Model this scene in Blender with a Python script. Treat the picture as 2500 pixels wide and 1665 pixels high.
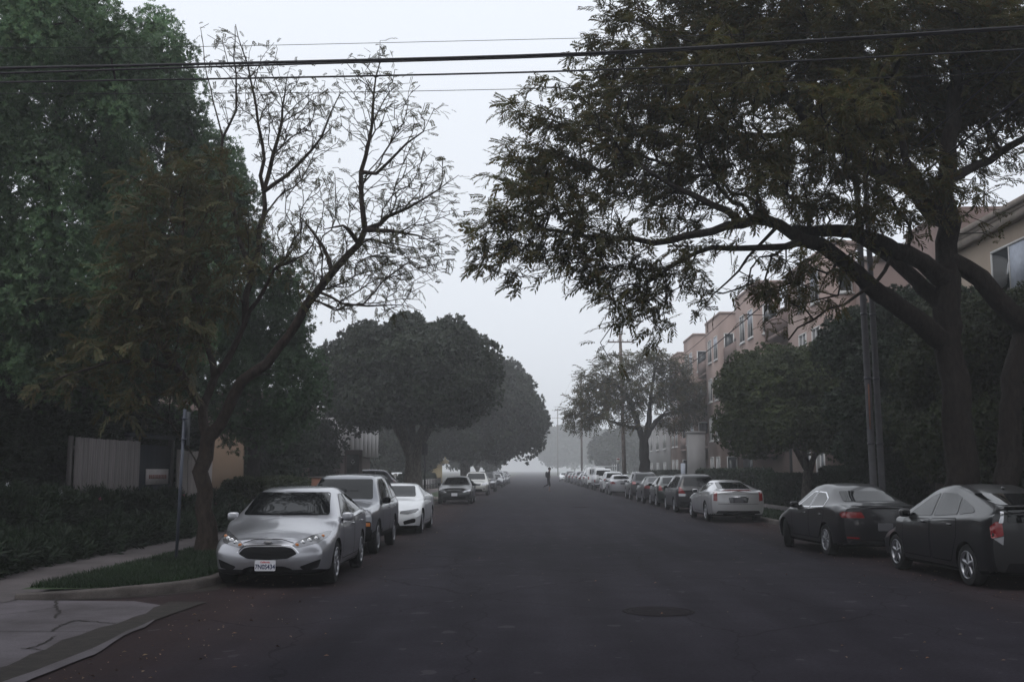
import bpy, bmesh, math, random
import numpy as np
from mathutils import Vector, Matrix, Euler
from mathutils.bvhtree import BVHTree
from mathutils.geometry import delaunay_2d_cdt

for o in list(bpy.data.objects):
    bpy.data.objects.remove(o)
SC = bpy.context.scene
COL = SC.collection
R = math.radians
rng = np.random.default_rng(7)
random.seed(7)

# ------------------------------------------------------------------ camera
CAM_H = 1.75
FPX = 2550.0                      # focal length in photo pixels (2500 wide)
PITCH = math.atan((1148 - 832.5) / FPX)
YAW = math.atan(40 / FPX)
cam_d = bpy.data.cameras.new('camera')
cam = bpy.data.objects.new('camera', cam_d)
COL.objects.link(cam)
cam.location = (0, 0, CAM_H)
cam.rotation_euler = (R(90) + PITCH, 0, YAW)
cam_d.sensor_width = 36.0
cam_d.lens = 36.0 * FPX / 2500.0
cam_d.clip_start = 0.1
cam_d.clip_end = 5000
SC.camera = cam

# ------------------------------------------------------------------ world, sun, exposure
SUN_EL, SUN_ROT = R(58), R(200)
W = bpy.data.worlds.new('World')
SC.world = W
W.use_nodes = True
nt = W.node_tree
bg = nt.nodes['Background']
sky = nt.nodes.new('ShaderNodeTexSky')
sky.sky_type = 'NISHITA'
sky.sun_disc = False
sky.sun_elevation = SUN_EL
sky.sun_rotation = SUN_ROT
sky.dust_density = 4.0
hs = nt.nodes.new('ShaderNodeHueSaturation')
hs.inputs['Saturation'].default_value = 0.3
nt.links.new(sky.outputs[0], hs.inputs['Color'])
mx = nt.nodes.new('ShaderNodeMix')
mx.data_type = 'RGBA'
mx.inputs[0].default_value = 0.88
nt.links.new(hs.outputs[0], mx.inputs[6])
mx.inputs[7].default_value = (10.1, 10.65, 11.5, 1)        # even overcast cloud deck
# overcast deck: zenith brighter than the horizon
tc_ = nt.nodes.new('ShaderNodeTexCoord')
sp_ = nt.nodes.new('ShaderNodeSeparateXYZ')
nt.links.new(tc_.outputs['Generated'], sp_.inputs[0])
mr_ = nt.nodes.new('ShaderNodeMapRange')
mr_.inputs['From Min'].default_value = 0.0; mr_.inputs['From Max'].default_value = 1.0
mr_.inputs['To Min'].default_value = 0.90; mr_.inputs['To Max'].default_value = 1.16
nt.links.new(sp_.outputs['Z'], mr_.inputs['Value'])
vm_ = nt.nodes.new('ShaderNodeVectorMath'); vm_.operation = 'SCALE'
nt.links.new(mx.outputs[2], vm_.inputs[0]); nt.links.new(mr_.outputs[0], vm_.inputs['Scale'])
nt.links.new(vm_.outputs[0], bg.inputs[0])
bg.inputs[1].default_value = 0.10
sd = bpy.data.lights.new('sun', 'SUN')
sd.energy = 0.5
sd.angle = R(30)
sd.color = (1.0, 0.97, 0.93)
so = bpy.data.objects.new('sun', sd)
COL.objects.link(so)
so.rotation_euler = (R(90) - SUN_EL, 0, -SUN_ROT + math.pi)
SC.view_settings.view_transform = 'Standard'
SC.view_settings.look = 'None'
SC.view_settings.exposure = 0.0
SC.view_settings.gamma = 1.0
SC.view_settings.use_curve_mapping = False
cy = SC.cycles
cy.max_bounces = 5
cy.diffuse_bounces = 2
cy.glossy_bounces = 2
cy.transmission_bounces = 2
cy.transparent_max_bounces = 4
cy.volume_bounces = 2
cy.use_denoising = True
cy.caustics_reflective = False
cy.caustics_refractive = False

# ------------------------------------------------------------------ helpers
_cr = Euler((R(90) + PITCH, 0, YAW)).to_matrix()
def ray(px, py):
    return _cr @ Vector(((px - 1250) / FPX, (832.5 - py) / FPX, -1.0))
def at(px, py, Y):
    """world point seen at photo pixel (px, py) at the distance Y along the road"""
    d = ray(px, py)
    k = Y / d.y
    return Vector((d.x * k, Y, CAM_H + d.z * k))

def tag(o, label=None, cat=None, group=None, kind=None):
    if label: o['label'] = label
    if cat: o['category'] = cat
    if group: o['group'] = group
    if kind: o['kind'] = kind
    return o
def thing(name, loc, label, cat, group=None, rz=0.0):
    o = bpy.data.objects.new(name, None)
    COL.objects.link(o)
    o.empty_display_size = 0.3
    o.location = loc
    o.rotation_euler = (0, 0, rz)
    return tag(o, label, cat, group)
def copy_tree(o, parent=None):
    c = o.copy()
    COL.objects.link(c)
    if parent is not None:
        c.parent = parent
        c.matrix_parent_inverse = o.matrix_parent_inverse.copy()
    for ch in list(o.children):
        copy_tree(ch, c)
    return c

def mesh_arrays(name, verts, faces, matidx=None, smooth=False):
    """faces: list of (m,k) int arrays; matidx: list of int or arrays"""
    me = bpy.data.meshes.new(name)
    verts = np.asarray(verts, dtype=np.float32).reshape(-1, 3)
    me.vertices.add(len(verts))
    me.vertices.foreach_set('co', verts.ravel())
    faces = [np.asarray(f, dtype=np.int32) for f in faces]
    idx = np.concatenate([f.ravel() for f in faces]) if faces else np.zeros(0, np.int32)
    tot = np.concatenate([np.full(len(f), f.shape[1], np.int32) for f in faces]) if faces else np.zeros(0, np.int32)
    start = np.concatenate([[0], np.cumsum(tot)[:-1]]).astype(np.int32) if len(tot) else tot
    me.loops.add(len(idx))
    me.loops.foreach_set('vertex_index', idx)
    me.polygons.add(len(tot))
    me.polygons.foreach_set('loop_start', start)
    if matidx is not None:
        mi = np.concatenate([np.full(len(f), m, np.int32) if np.isscalar(m) else np.asarray(m, np.int32) for f, m in zip(faces, matidx)])
        me.polygons.foreach_set('material_index', mi)
    if smooth:
        me.polygons.foreach_set('use_smooth', np.ones(len(tot), dtype=bool))
    me.update(calc_edges=True)
    me.validate()
    return me
def link(name, me, mats, parent=None):
    if not isinstance(mats, (list, tuple)): mats = [mats]
    for m in mats: me.materials.append(m)
    o = bpy.data.objects.new(name, me)
    COL.objects.link(o)
    if parent is not None: o.parent = parent
    return o

class MB:
    """collects shapes into one mesh"""
    def __init__(s):
        s.v, s.f, s.m, s.n = [], [], [], 0
    def add(s, v, fs, mi=0):
        v = np.asarray(v, float).reshape(-1, 3)
        if not isinstance(fs, list): fs = [fs]
        for f in fs:
            f = np.asarray(f, int)
            if len(f):
                s.f.append(f + s.n); s.m.append(mi)
        s.v.append(v); s.n += len(v)
        return s
    def box(s, a, b, mi=0, mat=None):
        x0, y0, z0 = a; x1, y1, z1 = b
        v = np.array([(x0,y0,z0),(x1,y0,z0),(x1,y1,z0),(x0,y1,z0),(x0,y0,z1),(x1,y0,z1),(x1,y1,z1),(x0,y1,z1)], float)
        if mat is not None: v = np.array([mat @ Vector(p) for p in v])
        f = [(0,3,2,1),(4,5,6,7),(0,1,5,4),(1,2,6,5),(2,3,7,6),(3,0,4,7)]
        return s.add(v, np.array(f), mi)
    def cbox(s, c, d, mi=0, mat=None):
        c = np.array(c, float); d = np.array(d, float) / 2
        return s.box(c - d, c + d, mi, mat)
    def tube(s, path, r, n=8, mi=0, cap=True):
        path = np.asarray(path, float)
        k = len(path)
        r = np.broadcast_to(np.asarray(r, float), (k,))
        tg = np.gradient(path, axis=0)
        tg /= np.linalg.norm(tg, axis=1)[:, None] + 1e-9
        ref = np.array([0, 0, 1.0]) if abs(tg[0][2]) < .9 else np.array([1.0, 0, 0])
        u = np.cross(ref, tg[0]); u /= np.linalg.norm(u)
        ang = np.linspace(0, 2*np.pi, n, endpoint=False)
        V = np.zeros((k, n, 3))
        for i in range(k):
            t = tg[i]
            u = u - t * np.dot(u, t); u /= np.linalg.norm(u) + 1e-9
            w = np.cross(t, u)
            V[i] = path[i] + r[i] * (np.cos(ang)[:, None] * u + np.sin(ang)[:, None] * w)
        i0 = (np.arange(k-1)[:, None] * n + np.arange(n)[None]).ravel()
        i1 = (np.arange(k-1)[:, None] * n + (np.arange(n)[None] + 1) % n).ravel()
        F = np.stack([i0, i1, i1 + n, i0 + n], 1)
        fs = [F]
        if cap:
            fs.append(np.array([list(range(n))[::-1], [(k-1)*n + q for q in range(n)]]))
        return s.add(V.reshape(-1, 3), fs, mi)
    def lathe(s, prof, n=24, axis='x', mi=0, org=(0, 0, 0)):
        """prof: (a, r) along the axis"""
        prof = np.asarray(prof, float); k = len(prof)
        ang = np.linspace(0, 2*np.pi, n, endpoint=False)
        A = np.repeat(prof[:, 0][:, None], n, 1); rr = prof[:, 1][:, None]
        p, q = rr*np.cos(ang)[None], rr*np.sin(ang)[None]
        V = {'x': (A, p, q), 'y': (p, A, q), 'z': (p, q, A)}[axis]
        V = np.stack(V, -1).reshape(-1, 3) + np.array(org)
        i0 = (np.arange(k-1)[:, None] * n + np.arange(n)[None]).ravel()
        i1 = (np.arange(k-1)[:, None] * n + (np.arange(n)[None] + 1) % n).ravel()
        return s.add(V, np.stack([i0, i1, i1 + n, i0 + n], 1), mi)
    def blob(s, c, d, e=0.7, n=12, mi=0, mat=None):
        """superellipsoid: rounded box of size d"""
        th = np.linspace(-np.pi/2, np.pi/2, n//2 + 1); ph = np.linspace(0, 2*np.pi, n, endpoint=False)
        sg = lambda w, p: np.sign(w) * np.abs(w) ** p
        T, P = np.meshgrid(th, ph, indexing='ij')
        V = np.stack([sg(np.cos(T), e)*sg(np.cos(P), e), sg(np.cos(T), e)*sg(np.sin(P), e), sg(np.sin(T), e)], -1).reshape(-1, 3)
        V = V * np.array(d) / 2 + np.array(c)
        if mat is not None: V = np.array([mat @ Vector(p) for p in V])
        k = n//2 + 1
        i0 = (np.arange(k-1)[:, None] * n + np.arange(n)[None]).ravel()
        i1 = (np.arange(k-1)[:, None] * n + (np.arange(n)[None] + 1) % n).ravel()
        return s.add(V, np.stack([i0, i1, i1 + n, i0 + n], 1), mi)
    def sheet(s, poly, z, mi=0):
        v = [(x, y, z) for x, y in poly]
        return s.add(v, np.array([list(range(len(v)))]), mi)
    def build(s, name, mats, parent=None, smooth=False, sharp=None):
        me = mesh_arrays(name, np.concatenate(s.v), s.f, s.m, smooth)
        if smooth and sharp:
            me.set_sharp_from_angle(angle=R(sharp))
        return link(name, me, mats, parent)

# ------------------------------------------------------------------ materials
def base_mat(name):
    m = bpy.data.materials.new(name)
    m.use_nodes = True
    return m, m.node_tree, m.node_tree.nodes['Principled BSDF']
def noise(nt, scale, detail=6, rough=.6, vec=None, dist=0.0):
    n = nt.nodes.new('ShaderNodeTexNoise')
    n.inputs['Scale'].default_value = scale
    n.inputs['Detail'].default_value = detail
    n.inputs['Roughness'].default_value = rough
    n.inputs['Distortion'].default_value = dist
    if vec is not None: nt.links.new(vec, n.inputs['Vector'])
    return n.outputs['Fac']
def ramp(nt, fac, stops, interp='LINEAR'):
    r = nt.nodes.new('ShaderNodeValToRGB')
    r.color_ramp.interpolation = interp
    el = r.color_ramp.elements
    while len(el) < len(stops): el.new(0.5)
    for e, (p, c) in zip(el, stops):
        e.position = p
        e.color = (*c, 1) if len(c) == 3 else c
    nt.links.new(fac, r.inputs['Fac'])
    return r.outputs['Color']
def mixc(nt, fac, a, b, mode='MIX'):
    n = nt.nodes.new('ShaderNodeMix'); n.data_type = 'RGBA'; n.blend_type = mode
    for s, v in ((0, fac), (6, a), (7, b)):
        if hasattr(v, 'is_linked'): nt.links.new(v, n.inputs[s])
        else: n.inputs[s].default_value = v if s == 0 else (*v, 1)
    return n.outputs[2]
def mathn(nt, op, a, b=None):
    n = nt.nodes.new('ShaderNodeMath'); n.operation = op
    for i, v in enumerate((a, b)):
        if v is None: continue
        if hasattr(v, 'is_linked'): nt.links.new(v, n.inputs[i])
        else: n.inputs[i].default_value = v
    return n.outputs[0]
def objvec(nt, scale=None):
    t = nt.nodes.new('ShaderNodeTexCoord')
    if scale is None: return t.outputs['Object']
    m = nt.nodes.new('ShaderNodeMapping')
    m.inputs['Scale'].default_value = scale
    nt.links.new(t.outputs['Object'], m.inputs['Vector'])
    return m.outputs[0]
def bump(nt, bs, h, strength=.3, dist=.02):
    b = nt.nodes.new('ShaderNodeBump')
    b.inputs['Strength'].default_value = strength
    b.inputs['Distance'].default_value = dist
    nt.links.new(h, b.inputs['Height'])
    nt.links.new(b.outputs[0], bs.inputs['Normal'])
def rough_mat(name, c, var=.25, scale=3, rough=.8, bs=.2, bscale=40, spec=.3, c2=None):
    """plain weathered surface: a colour broken up by two sizes of noise"""
    m, nt, b = base_mat(name)
    v = objvec(nt)
    c = np.array(c)
    lo = c * (1 - var) if c2 is None else np.array(c2)
    col = ramp(nt, noise(nt, scale, 8, .65, v), [(.3, tuple(lo)), (.7, tuple(np.minimum(c * (1 + var*.5), 1)))])
    nt.links.new(col, b.inputs['Base Color'])
    b.inputs['Roughness'].default_value = rough
    b.inputs['Specular IOR Level'].default_value = spec
    if bs: bump(nt, b, noise(nt, bscale, 4, .6, v), bs, .01)
    return m
def flat_mat(name, c, rough=.5, metal=0.0, spec=.5, coat=0.0):
    m, nt, b = base_mat(name)
    b.inputs['Base Color'].default_value = (*c, 1)
    b.inputs['Roughness'].default_value = rough
    b.inputs['Metallic'].default_value = metal
    b.inputs['Specular IOR Level'].default_value = spec
    b.inputs['Coat Weight'].default_value = coat
    b.inputs['Coat Roughness'].default_value = .05
    return m
def leaf_mat(name, cols, trans=.25, clump=.6, rough=.55, lo=.55, hi=1.25):
    m, nt, b = base_mat(name)
    g = nt.nodes.new('ShaderNodeNewGeometry')
    n = len(cols)
    col = ramp(nt, g.outputs['Random Per Island'], [(i/max(1, n-1), c) for i, c in enumerate(cols)])
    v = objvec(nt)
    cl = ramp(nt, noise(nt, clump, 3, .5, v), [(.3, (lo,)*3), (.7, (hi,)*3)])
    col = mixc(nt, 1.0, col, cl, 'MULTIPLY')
    nt.links.new(col, b.inputs['Base Color'])
    b.inputs['Roughness'].default_value = rough
    b.inputs['Specular IOR Level'].default_value = .25
    if trans:
        t = nt.nodes.new('ShaderNodeBsdfTranslucent')
        nt.links.new(col, t.inputs[0])
        ms = nt.nodes.new('ShaderNodeMixShader')
        ms.inputs[0].default_value = trans
        nt.links.new(b.outputs[0], ms.inputs[1]); nt.links.new(t.outputs[0], ms.inputs[2])
        nt.links.new(ms.outputs[0], nt.nodes['Material Output'].inputs['Surface'])
    return m
M = {}
def paint_mat(name, c, metal=.0, rough=.35, coat=1.0, dirt=.12):
    m, nt, b = base_mat(name)
    v = objvec(nt)
    col = mixc(nt, mathn(nt, 'MULTIPLY', noise(nt, 5, 6, .7, v), dirt), c, (.10, .09, .08))
    nt.links.new(col, b.inputs['Base Color'])
    b.inputs['Metallic'].default_value = metal
    b.inputs['Roughness'].default_value = rough
    b.inputs['Coat Weight'].default_value = coat
    b.inputs['Coat Roughness'].default_value = .06
    return m
# ================================================================== GROUND, ROAD, PAVEMENTS
def asphalt():
    m, nt, b = base_mat('asphalt')
    v = objvec(nt)
    fine = noise(nt, 90, 3, .7, v)
    mid = noise(nt, 1.3, 6, .6, v)
    big = noise(nt, .22, 4, .55, v)
    col = ramp(nt, big, [(.3, (.0195, .0175, .0230)), (.7, (.0265, .0240, .0305))])
    col = mixc(nt, 1.0, col, ramp(nt, mid, [(.3, (.80,)*3), (.72, (1.15,)*3)]), 'MULTIPLY')
    col = mixc(nt, 1.0, col, ramp(nt, fine, [(.25, (.55,)*3), (.75, (1.45,)*3)]), 'MULTIPLY')
    agg = noise(nt, 22, 4, .75, v)
    col = mixc(nt, 1.0, col, ramp(nt, agg, [(.3, (.72,)*3), (.7, (1.30,)*3)]), 'MULTIPLY')
    # reddish leaf dust gathered along the parked cars on both sides
    sx = nt.nodes.new('ShaderNodeSeparateXYZ'); nt.links.new(v, sx.inputs[0])
    d = mathn(nt, 'ABSOLUTE', mathn(nt, 'SUBTRACT', sx.outputs[0], 1.7))
    d = mathn(nt, 'ADD', d, mathn(nt, 'MULTIPLY', noise(nt, .5, 5, .6, v), 2.2))
    d = mathn(nt, 'SUBTRACT', d, 4.9)
    d = mathn(nt, 'MULTIPLY', d, .55)
    d.node.use_clamp = True
    d2 = mathn(nt, 'MULTIPLY', d, mathn(nt, 'ADD', noise(nt, 14, 4, .7, v), -.08))
    col = mixc(nt, d2, col, (.045, .026, .020))
    oil = noise(nt, .8, 3, .5, objvec(nt, (1.6, .12, 1)))
    col = mixc(nt, 1.0, col, ramp(nt, oil, [(.35, (.78,)*3), (.6, (1.08,)*3)]), 'MULTIPLY')
    sp = noise(nt, 2.6, 2, .4, v)
    col = mixc(nt, mathn(nt, 'MULTIPLY', mathn(nt, 'GREATER_THAN', sp, .70), .35), col, (.075, .068, .074))
    # old patches and seams
    vo = nt.nodes.new('ShaderNodeTexVoronoi'); vo.feature = 'DISTANCE_TO_EDGE'
    vo.inputs['Scale'].default_value = .33
    mp = nt.nodes.new('ShaderNodeMapping'); mp.inputs['Scale'].default_value = (1, .6, 1)
    wob = nt.nodes.new('ShaderNodeTexNoise'); wob.inputs['Scale'].default_value = 1.1; wob.inputs['Detail'].default_value = 5
    nt.links.new(v, wob.inputs['Vector'])
    va = nt.nodes.new('ShaderNodeVectorMath'); va.operation = 'MULTIPLY_ADD'
    nt.links.new(wob.outputs['Color'], va.inputs[0]); va.inputs[1].default_value = (.9, .9, 0)
    nt.links.new(v, va.inputs[2]); nt.links.new(va.outputs[0], mp.inputs['Vector'])
    nt.links.new(mp.outputs[0], vo.inputs['Vector'])
    crk = mathn(nt, 'LESS_THAN', vo.outputs['Distance'], .0035)
    crk = mathn(nt, 'MULTIPLY', crk, .7)
    col = mixc(nt, crk, col, (.009, .008, .010))
    nt.links.new(col, b.inputs['Base Color'])
    b.inputs['Roughness'].default_value = .78
    b.inputs['Specular IOR Level'].default_value = .03
    bump(nt, b, fine, .35, .006)
    return m
def concrete(name, c, dark, scale=.9):
    m, nt, b = base_mat(name)
    v = objvec(nt)
    col = ramp(nt, noise(nt, scale, 8, .65, v), [(.28, dark), (.62, c)])
    col = mixc(nt, 1.0, col, ramp(nt, noise(nt, 60, 3, .6, v), [(.25, (.75,)*3), (.75, (1.2,)*3)]), 'MULTIPLY')
    nt.links.new(col, b.inputs['Base Color'])
    b.inputs['Roughness'].default_value = .85
    b.inputs['Specular IOR Level'].default_value = .25
    bump(nt, b, noise(nt, 50, 4, .6, v), .2, .006)
    return m
M['asphalt'] = asphalt()
M['concrete'] = concrete('worn_concrete', (.105, .090, .092), (.050, .043, .043))
M['apron'] = concrete('apron_concrete', (.105, .092, .102), (.045, .038, .040), .8)
M['kerb'] = concrete('kerb_concrete', (.10, .086, .080), (.034, .028, .026), 2.4)
M['dirt'] = rough_mat('gutter_dirt', (.026, .021, .018), .5, 6, .95, .5, 60)
M['soil'] = rough_mat('soil', (.035, .035, .022), .4, 2, .95, .5, 30)
M['turf'] = rough_mat('turf', (.030, .050, .018), .4, 3, .95, .6, 60)
M['crack'] = rough_mat('crack_fill', (.022, .018, .016), .3, 8, .95, 0)
M['drive'] = concrete('driveway_concrete', (.20, .165, .15), (.13, .105, .10), 1.0)

g = MB(); g.sheet([(-190, -30), (190, -30), (190, 3000), (-190, 3000)], -.03)
tag(g.build('ground', M['soil']), kind='structure')

LK = -4.78                                              # kerb line on the left, from y = 17 on
RK = [(8.05, 3000), (8.05, 33), (8.2, 27), (8.55, 20), (9.3, 12), (11.5, 6), (16, 3)]
# road sheet
rd = MB()
rd.sheet([(-40, -25), (40, -25), (40, 5), (16, 5), (16, 3000), (-10, 3000), (-10, 16), (-40, 16)], 0.0)
tag(rd.build('road', M['asphalt']), kind='structure')

def strip(mb, path, w0, w1, z, mi=0):
    """flat ribbon beside a path (offsets to the left of travel)"""
    p = np.array(path, float); t = np.gradient(p, axis=0); t /= np.linalg.norm(t, axis=1)[:, None]
    n = np.stack([-t[:, 1], t[:, 0]], 1)
    a = p + n*w0; b = p + n*w1
    zz = np.broadcast_to(np.asarray(z, float), (len(p),))
    v = np.concatenate([np.c_[a, zz], np.c_[b, zz]]); k = len(p)
    i = np.arange(k-1)
    mb.add(v, np.stack([i, i+1, i+1+k, i+k], 1), mi)
def kerb(name, path, h, w=.16, side=1):
    """side 1: top lies to the left of travel"""
    p = np.array(path, float); t = np.gradient(p, axis=0); t /= np.linalg.norm(t, axis=1)[:, None]
    n = np.stack([-t[:, 1], t[:, 0]], 1) * side
    h = np.broadcast_to(np.asarray(h, float), (len(p),))
    prof = [(-.02, -.05, 0), (-.015, 0, .75), (.0, 0, .93), (.022, 0, 1.0), (w, 0, 1.0), (w, -.05, .2)]
    k = len(p); V = []
    for off, z0, hf in prof:
        V.append(np.c_[p + n*off, z0 + h*hf])
    mb = MB(); m = len(prof)
    V = np.concatenate(V); i = np.arange(k-1); F = []
    for q in range(m-1):
        F.append(np.stack([q*k+i, q*k+i+1, (q+1)*k+i+1, (q+1)*k+i], 1))
    mb.add(V, F)
    ob = mb.build(name, M['kerb'], smooth=False)
    return tag(ob, kind='structure')
def dense(path, step=.5):
    out = []
    for (a, b) in zip(path[:-1], path[1:]):
        a = np.array(a, float); b = np.array(b, float); L = np.linalg.norm(b-a)
        k = max(1, int(min(L/step, 40)))
        for q in range(k): out.append(tuple(a + (b-a)*q/k))
    out.append(tuple(path[-1])); return out
arc = [(LK + -1.9 + 1.9*math.cos(a), 16.6 - 2.15*math.sin(a)) for a in np.linspace(0, math.pi/2, 12)]
left_path = [(LK, 3000), (LK, 60)] + dense([(LK, 60), (LK, 17.2)], 2)[1:] + arc + [(-7.0, 14.45)]
# drop kerb toward its end
hk = np.array([.14 if y > 15 else .14 - .06*max(0, (-5.6 - x))/1.4 for x, y in left_path])
kerb('kerb', left_path, np.clip(hk, .03, .2), .16, -1)
right_path = dense(RK, 2.0)
kerb('kerb', right_path, .14, .16, 1)
# parkway turf, pavement, garden ground: left
pk = MB()
pk.sheet([(x - .15 if i < len(left_path)-8 else x - .05, y + (0.0 if i < len(left_path)-8 else .15)) for i, (x, y) in enumerate(left_path)] + [(-7.0, 14.6), (-7.0, 3000)], .128)
tag(pk.build('parkway', M['turf']), kind='structure')
sw = MB()
ys = [14.1, 15.2, 16.5, 17.5, 20, 26, 32, 40, 60, 120, 300, 3000]
zs = [.012, .03, .085, .134] + [.134]*8
for i in range(len(ys)-1):
    sw.add([(-8.28, ys[i], zs[i]), (-6.96, ys[i], zs[i]), (-6.96, ys[i+1], zs[i+1]), (-8.28, ys[i+1], zs[i+1])], np.array([[0, 1, 2, 3]]))
for y in np.arange(18.5, 120, 1.5):                       # expansion joints
    sw.add([(-8.28, y, .137), (-6.96, y, .137), (-6.96, y+.018, .137), (-8.28, y+.018, .137)], np.array([[0, 1, 2, 3]]), 1)
tag(sw.build('pavement', [M['concrete'], M['crack']]), kind='structure')
bd = MB(); bd.sheet([(-8.28, 15.5), (-8.28, 3000), (-140, 3000), (-140, 15.5)], .12)
bd.add([(-8.28, 15.5, .12), (-140, 15.5, .12), (-140, 15.5, -.03), (-8.28, 15.5, -.03)], np.array([[0, 1, 2, 3]]))
tag(bd.build('garden_ground', M['soil']), kind='structure')
# right side
pr = MB(); rp = [(x + .14, y) for x, y in right_path]
pr.sheet(rp[:-6] + [(10.25, 11), (10.25, 3000)], .128)
tag(pr.build('parkway', M['turf']), kind='structure')
sr_ = MB(); sr_.sheet([(10.2, 11), (11.55, 11), (11.55, 3000), (10.2, 3000)], .134)
for y in np.arange(14, 120, 1.5):
    sr_.sheet([(10.2, y), (11.55, y), (11.55, y+.018), (10.2, y+.018)], .137, 1)
tag(sr_.build('pavement', [M['concrete'], M['crack']]), kind='structure')
lr = MB(); lr.sheet([(11.55, 8), (140, 8), (140, 3000), (11.55, 3000)], .126)
tag(lr.build('garden_ground', M['turf']), kind='structure')
# concrete apron at the left corner with its gutter
ap = MB()
yy = np.linspace(-20, 13.3, 80)
edge = -4.62 + .05*np.sin(yy*2.1) + .03*np.sin(yy*7.3) + rng.normal(0, .012, 80)
tail = np.clip((13.3 - yy)/1.6, 0, 1)
poly = [(-40, -20)] + [(e, y) for e, y in zip(edge, yy)] + [(-4.82, 13.9), (-5.3, 14.3), (-7.0, 14.4), (-40, 14.4)]
ap.sheet(poly, .006)
for y in np.arange(-18, 14, 3.7):
    ap.sheet([(-40, y), (-4.75, y), (-4.75, y+.014), (-40, y+.014)], .0095, 1)
tag(ap.build('apron', [M['apron'], M['crack']]), kind='structure')
gt = MB()
gy = np.linspace(-20, 14.2, 120)
ga = -4.66 + .05*np.sin(gy*2.1) + .03*np.sin(gy*7.3) - .1
gb = -4.33 + .05*np.sin(gy*1.3+1) + rng.normal(0, .012, 120)
k = 120; i = np.arange(k-1)
gt.add(np.concatenate([np.c_[ga, gy, np.full(k, .012)], np.c_[gb, gy, np.full(k, .012)]]), np.stack([i, i+k, i+1+k, i+1], 1))
wk = np.clip((13.2-gy)/5, 0, 1)*.22 + .02*np.sin(gy*3.3) + rng.normal(0, .014, 120)
sel = gy < 12.5
gy2 = gy[sel]; a2 = gb[sel] - .02; b2 = a2 + np.clip(wk[sel], .01, .3); k = len(gy2); i = np.arange(k-1)
gt.add(np.concatenate([np.c_[a2, gy2, np.full(k, .0165)], np.c_[b2, gy2, np.full(k, .0165)]]), np.stack([i, i+k, i+1+k, i+1], 1), 1)
gp = [(x + .05, y) for x, y in left_path if y < 60][::-1]
gy = np.array([p[1] for p in gp]); gx = np.array([p[0] for p in gp]); k = len(gp); i = np.arange(k-1)
gt.add(np.concatenate([np.c_[gx-.05, gy, np.full(k, .008)], np.c_[gx + .22 + rng.normal(0, .05, k), gy - .05, np.full(k, .008)]]), np.stack([i, i+1, i+1+k, i+k], 1))
tag(gt.build('gutter', [M['dirt'], M['apron']]), kind='structure')
# cracks in the apron
ck = MB()
def crack(pts, w):
    p = np.array(pts, float)
    q = []
    for a, b in zip(p[:-1], p[1:]):
        n = max(3, int(np.linalg.norm(b-a)/.06))
        for j in range(n): q.append(a + (b-a)*j/n + rng.normal(0, .014, 2))
    q.append(p[-1]); q = np.array(q)
    t = np.gradient(q, axis=0); t /= np.linalg.norm(t, axis=1)[:, None] + 1e-9
    n = np.stack([-t[:, 1], t[:, 0]], 1); ww = w*(.5 + rng.random(len(q)))[:, None]
    k = len(q); i = np.arange(k-1)
    ck.add(np.concatenate([np.c_[q + n*ww/2, np.full(k, .0125)], np.c_[q - n*ww/2, np.full(k, .0125)]]), np.stack([i, i+1, i+1+k, i+k], 1))
def gpt(px, py):
    d = ray(px, py); kk = -CAM_H/d.z
    return (d.x*kk, d.y*kk)
for pts, w in (([(140, 1455), (136, 1475), (143, 1495), (134, 1510)], .028), ([(0, 1502), (70, 1495), (130, 1485)], .014),
               ([(285, 1523), (240, 1520), (185, 1515), (150, 1528), (126, 1543)], .026), ([(60, 1586), (95, 1577), (135, 1555)], .026),
               ([(60, 1584), (110, 1590)], .018)):
    crack([gpt(*p) for p in pts], w)
tag(ck.build('crack_line', M['crack']), kind='structure')
ob = bpy.data.objects['crack_line']; ob.name = 'apron_cracks'
# driveways
dv = MB()
for x0, x1, y0, y1 in ((-14, LK-.1, 59, 65.5), (-14, LK-.1, 88, 92.5)):
    dv.sheet([(x0, y0), (x1, y0), (x1, y1), (x0, y1)], .142)
dv.sheet([(8.2, 27.5), (15, 27.5), (15, 31.5), (8.2, 31.5)], .142)
tag(dv.build('driveway', M['drive']), kind='structure')

# manhole covers
M['lid'] = rough_mat('lid_asphalt', (.022, .0195, .022), .35, 9, .95, .4, 70, .05)
M['iron'] = rough_mat('cast_iron', (.019, .017, .019), .4, 10, .95, .4, 70, .05)
def manhole(x, y, label, r=.40):
    mb = MB()
    mb.lathe([(.0045, r+.05), (.008, r+.045), (.008, r), (.005, r-.004), (.005, r-.012), (.0085, r-.014)], 40, 'z')
    mb.lathe([(.0085, r-.014), (.0088, 0.001)], 40, 'z', 1)
    for a in range(-3, 4):
        w = math.sqrt(max(.01, (r-.06)**2 - (a*.1)**2))
        mb.box((-w, a*.1-.012, .0085), (w, a*.1+.012, .010), 1)
    o = mb.build('manhole_cover', [M['iron'], M['lid']])
    o.location = (x, y, 0)
    return tag(o, label, 'manhole cover', 'manhole covers in the road')
manhole(1.62, 13.4, 'round iron manhole cover set in the near asphalt')
manhole(2.5, 50.3, 'small dark manhole cover far down the middle of the road', .42)
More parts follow.
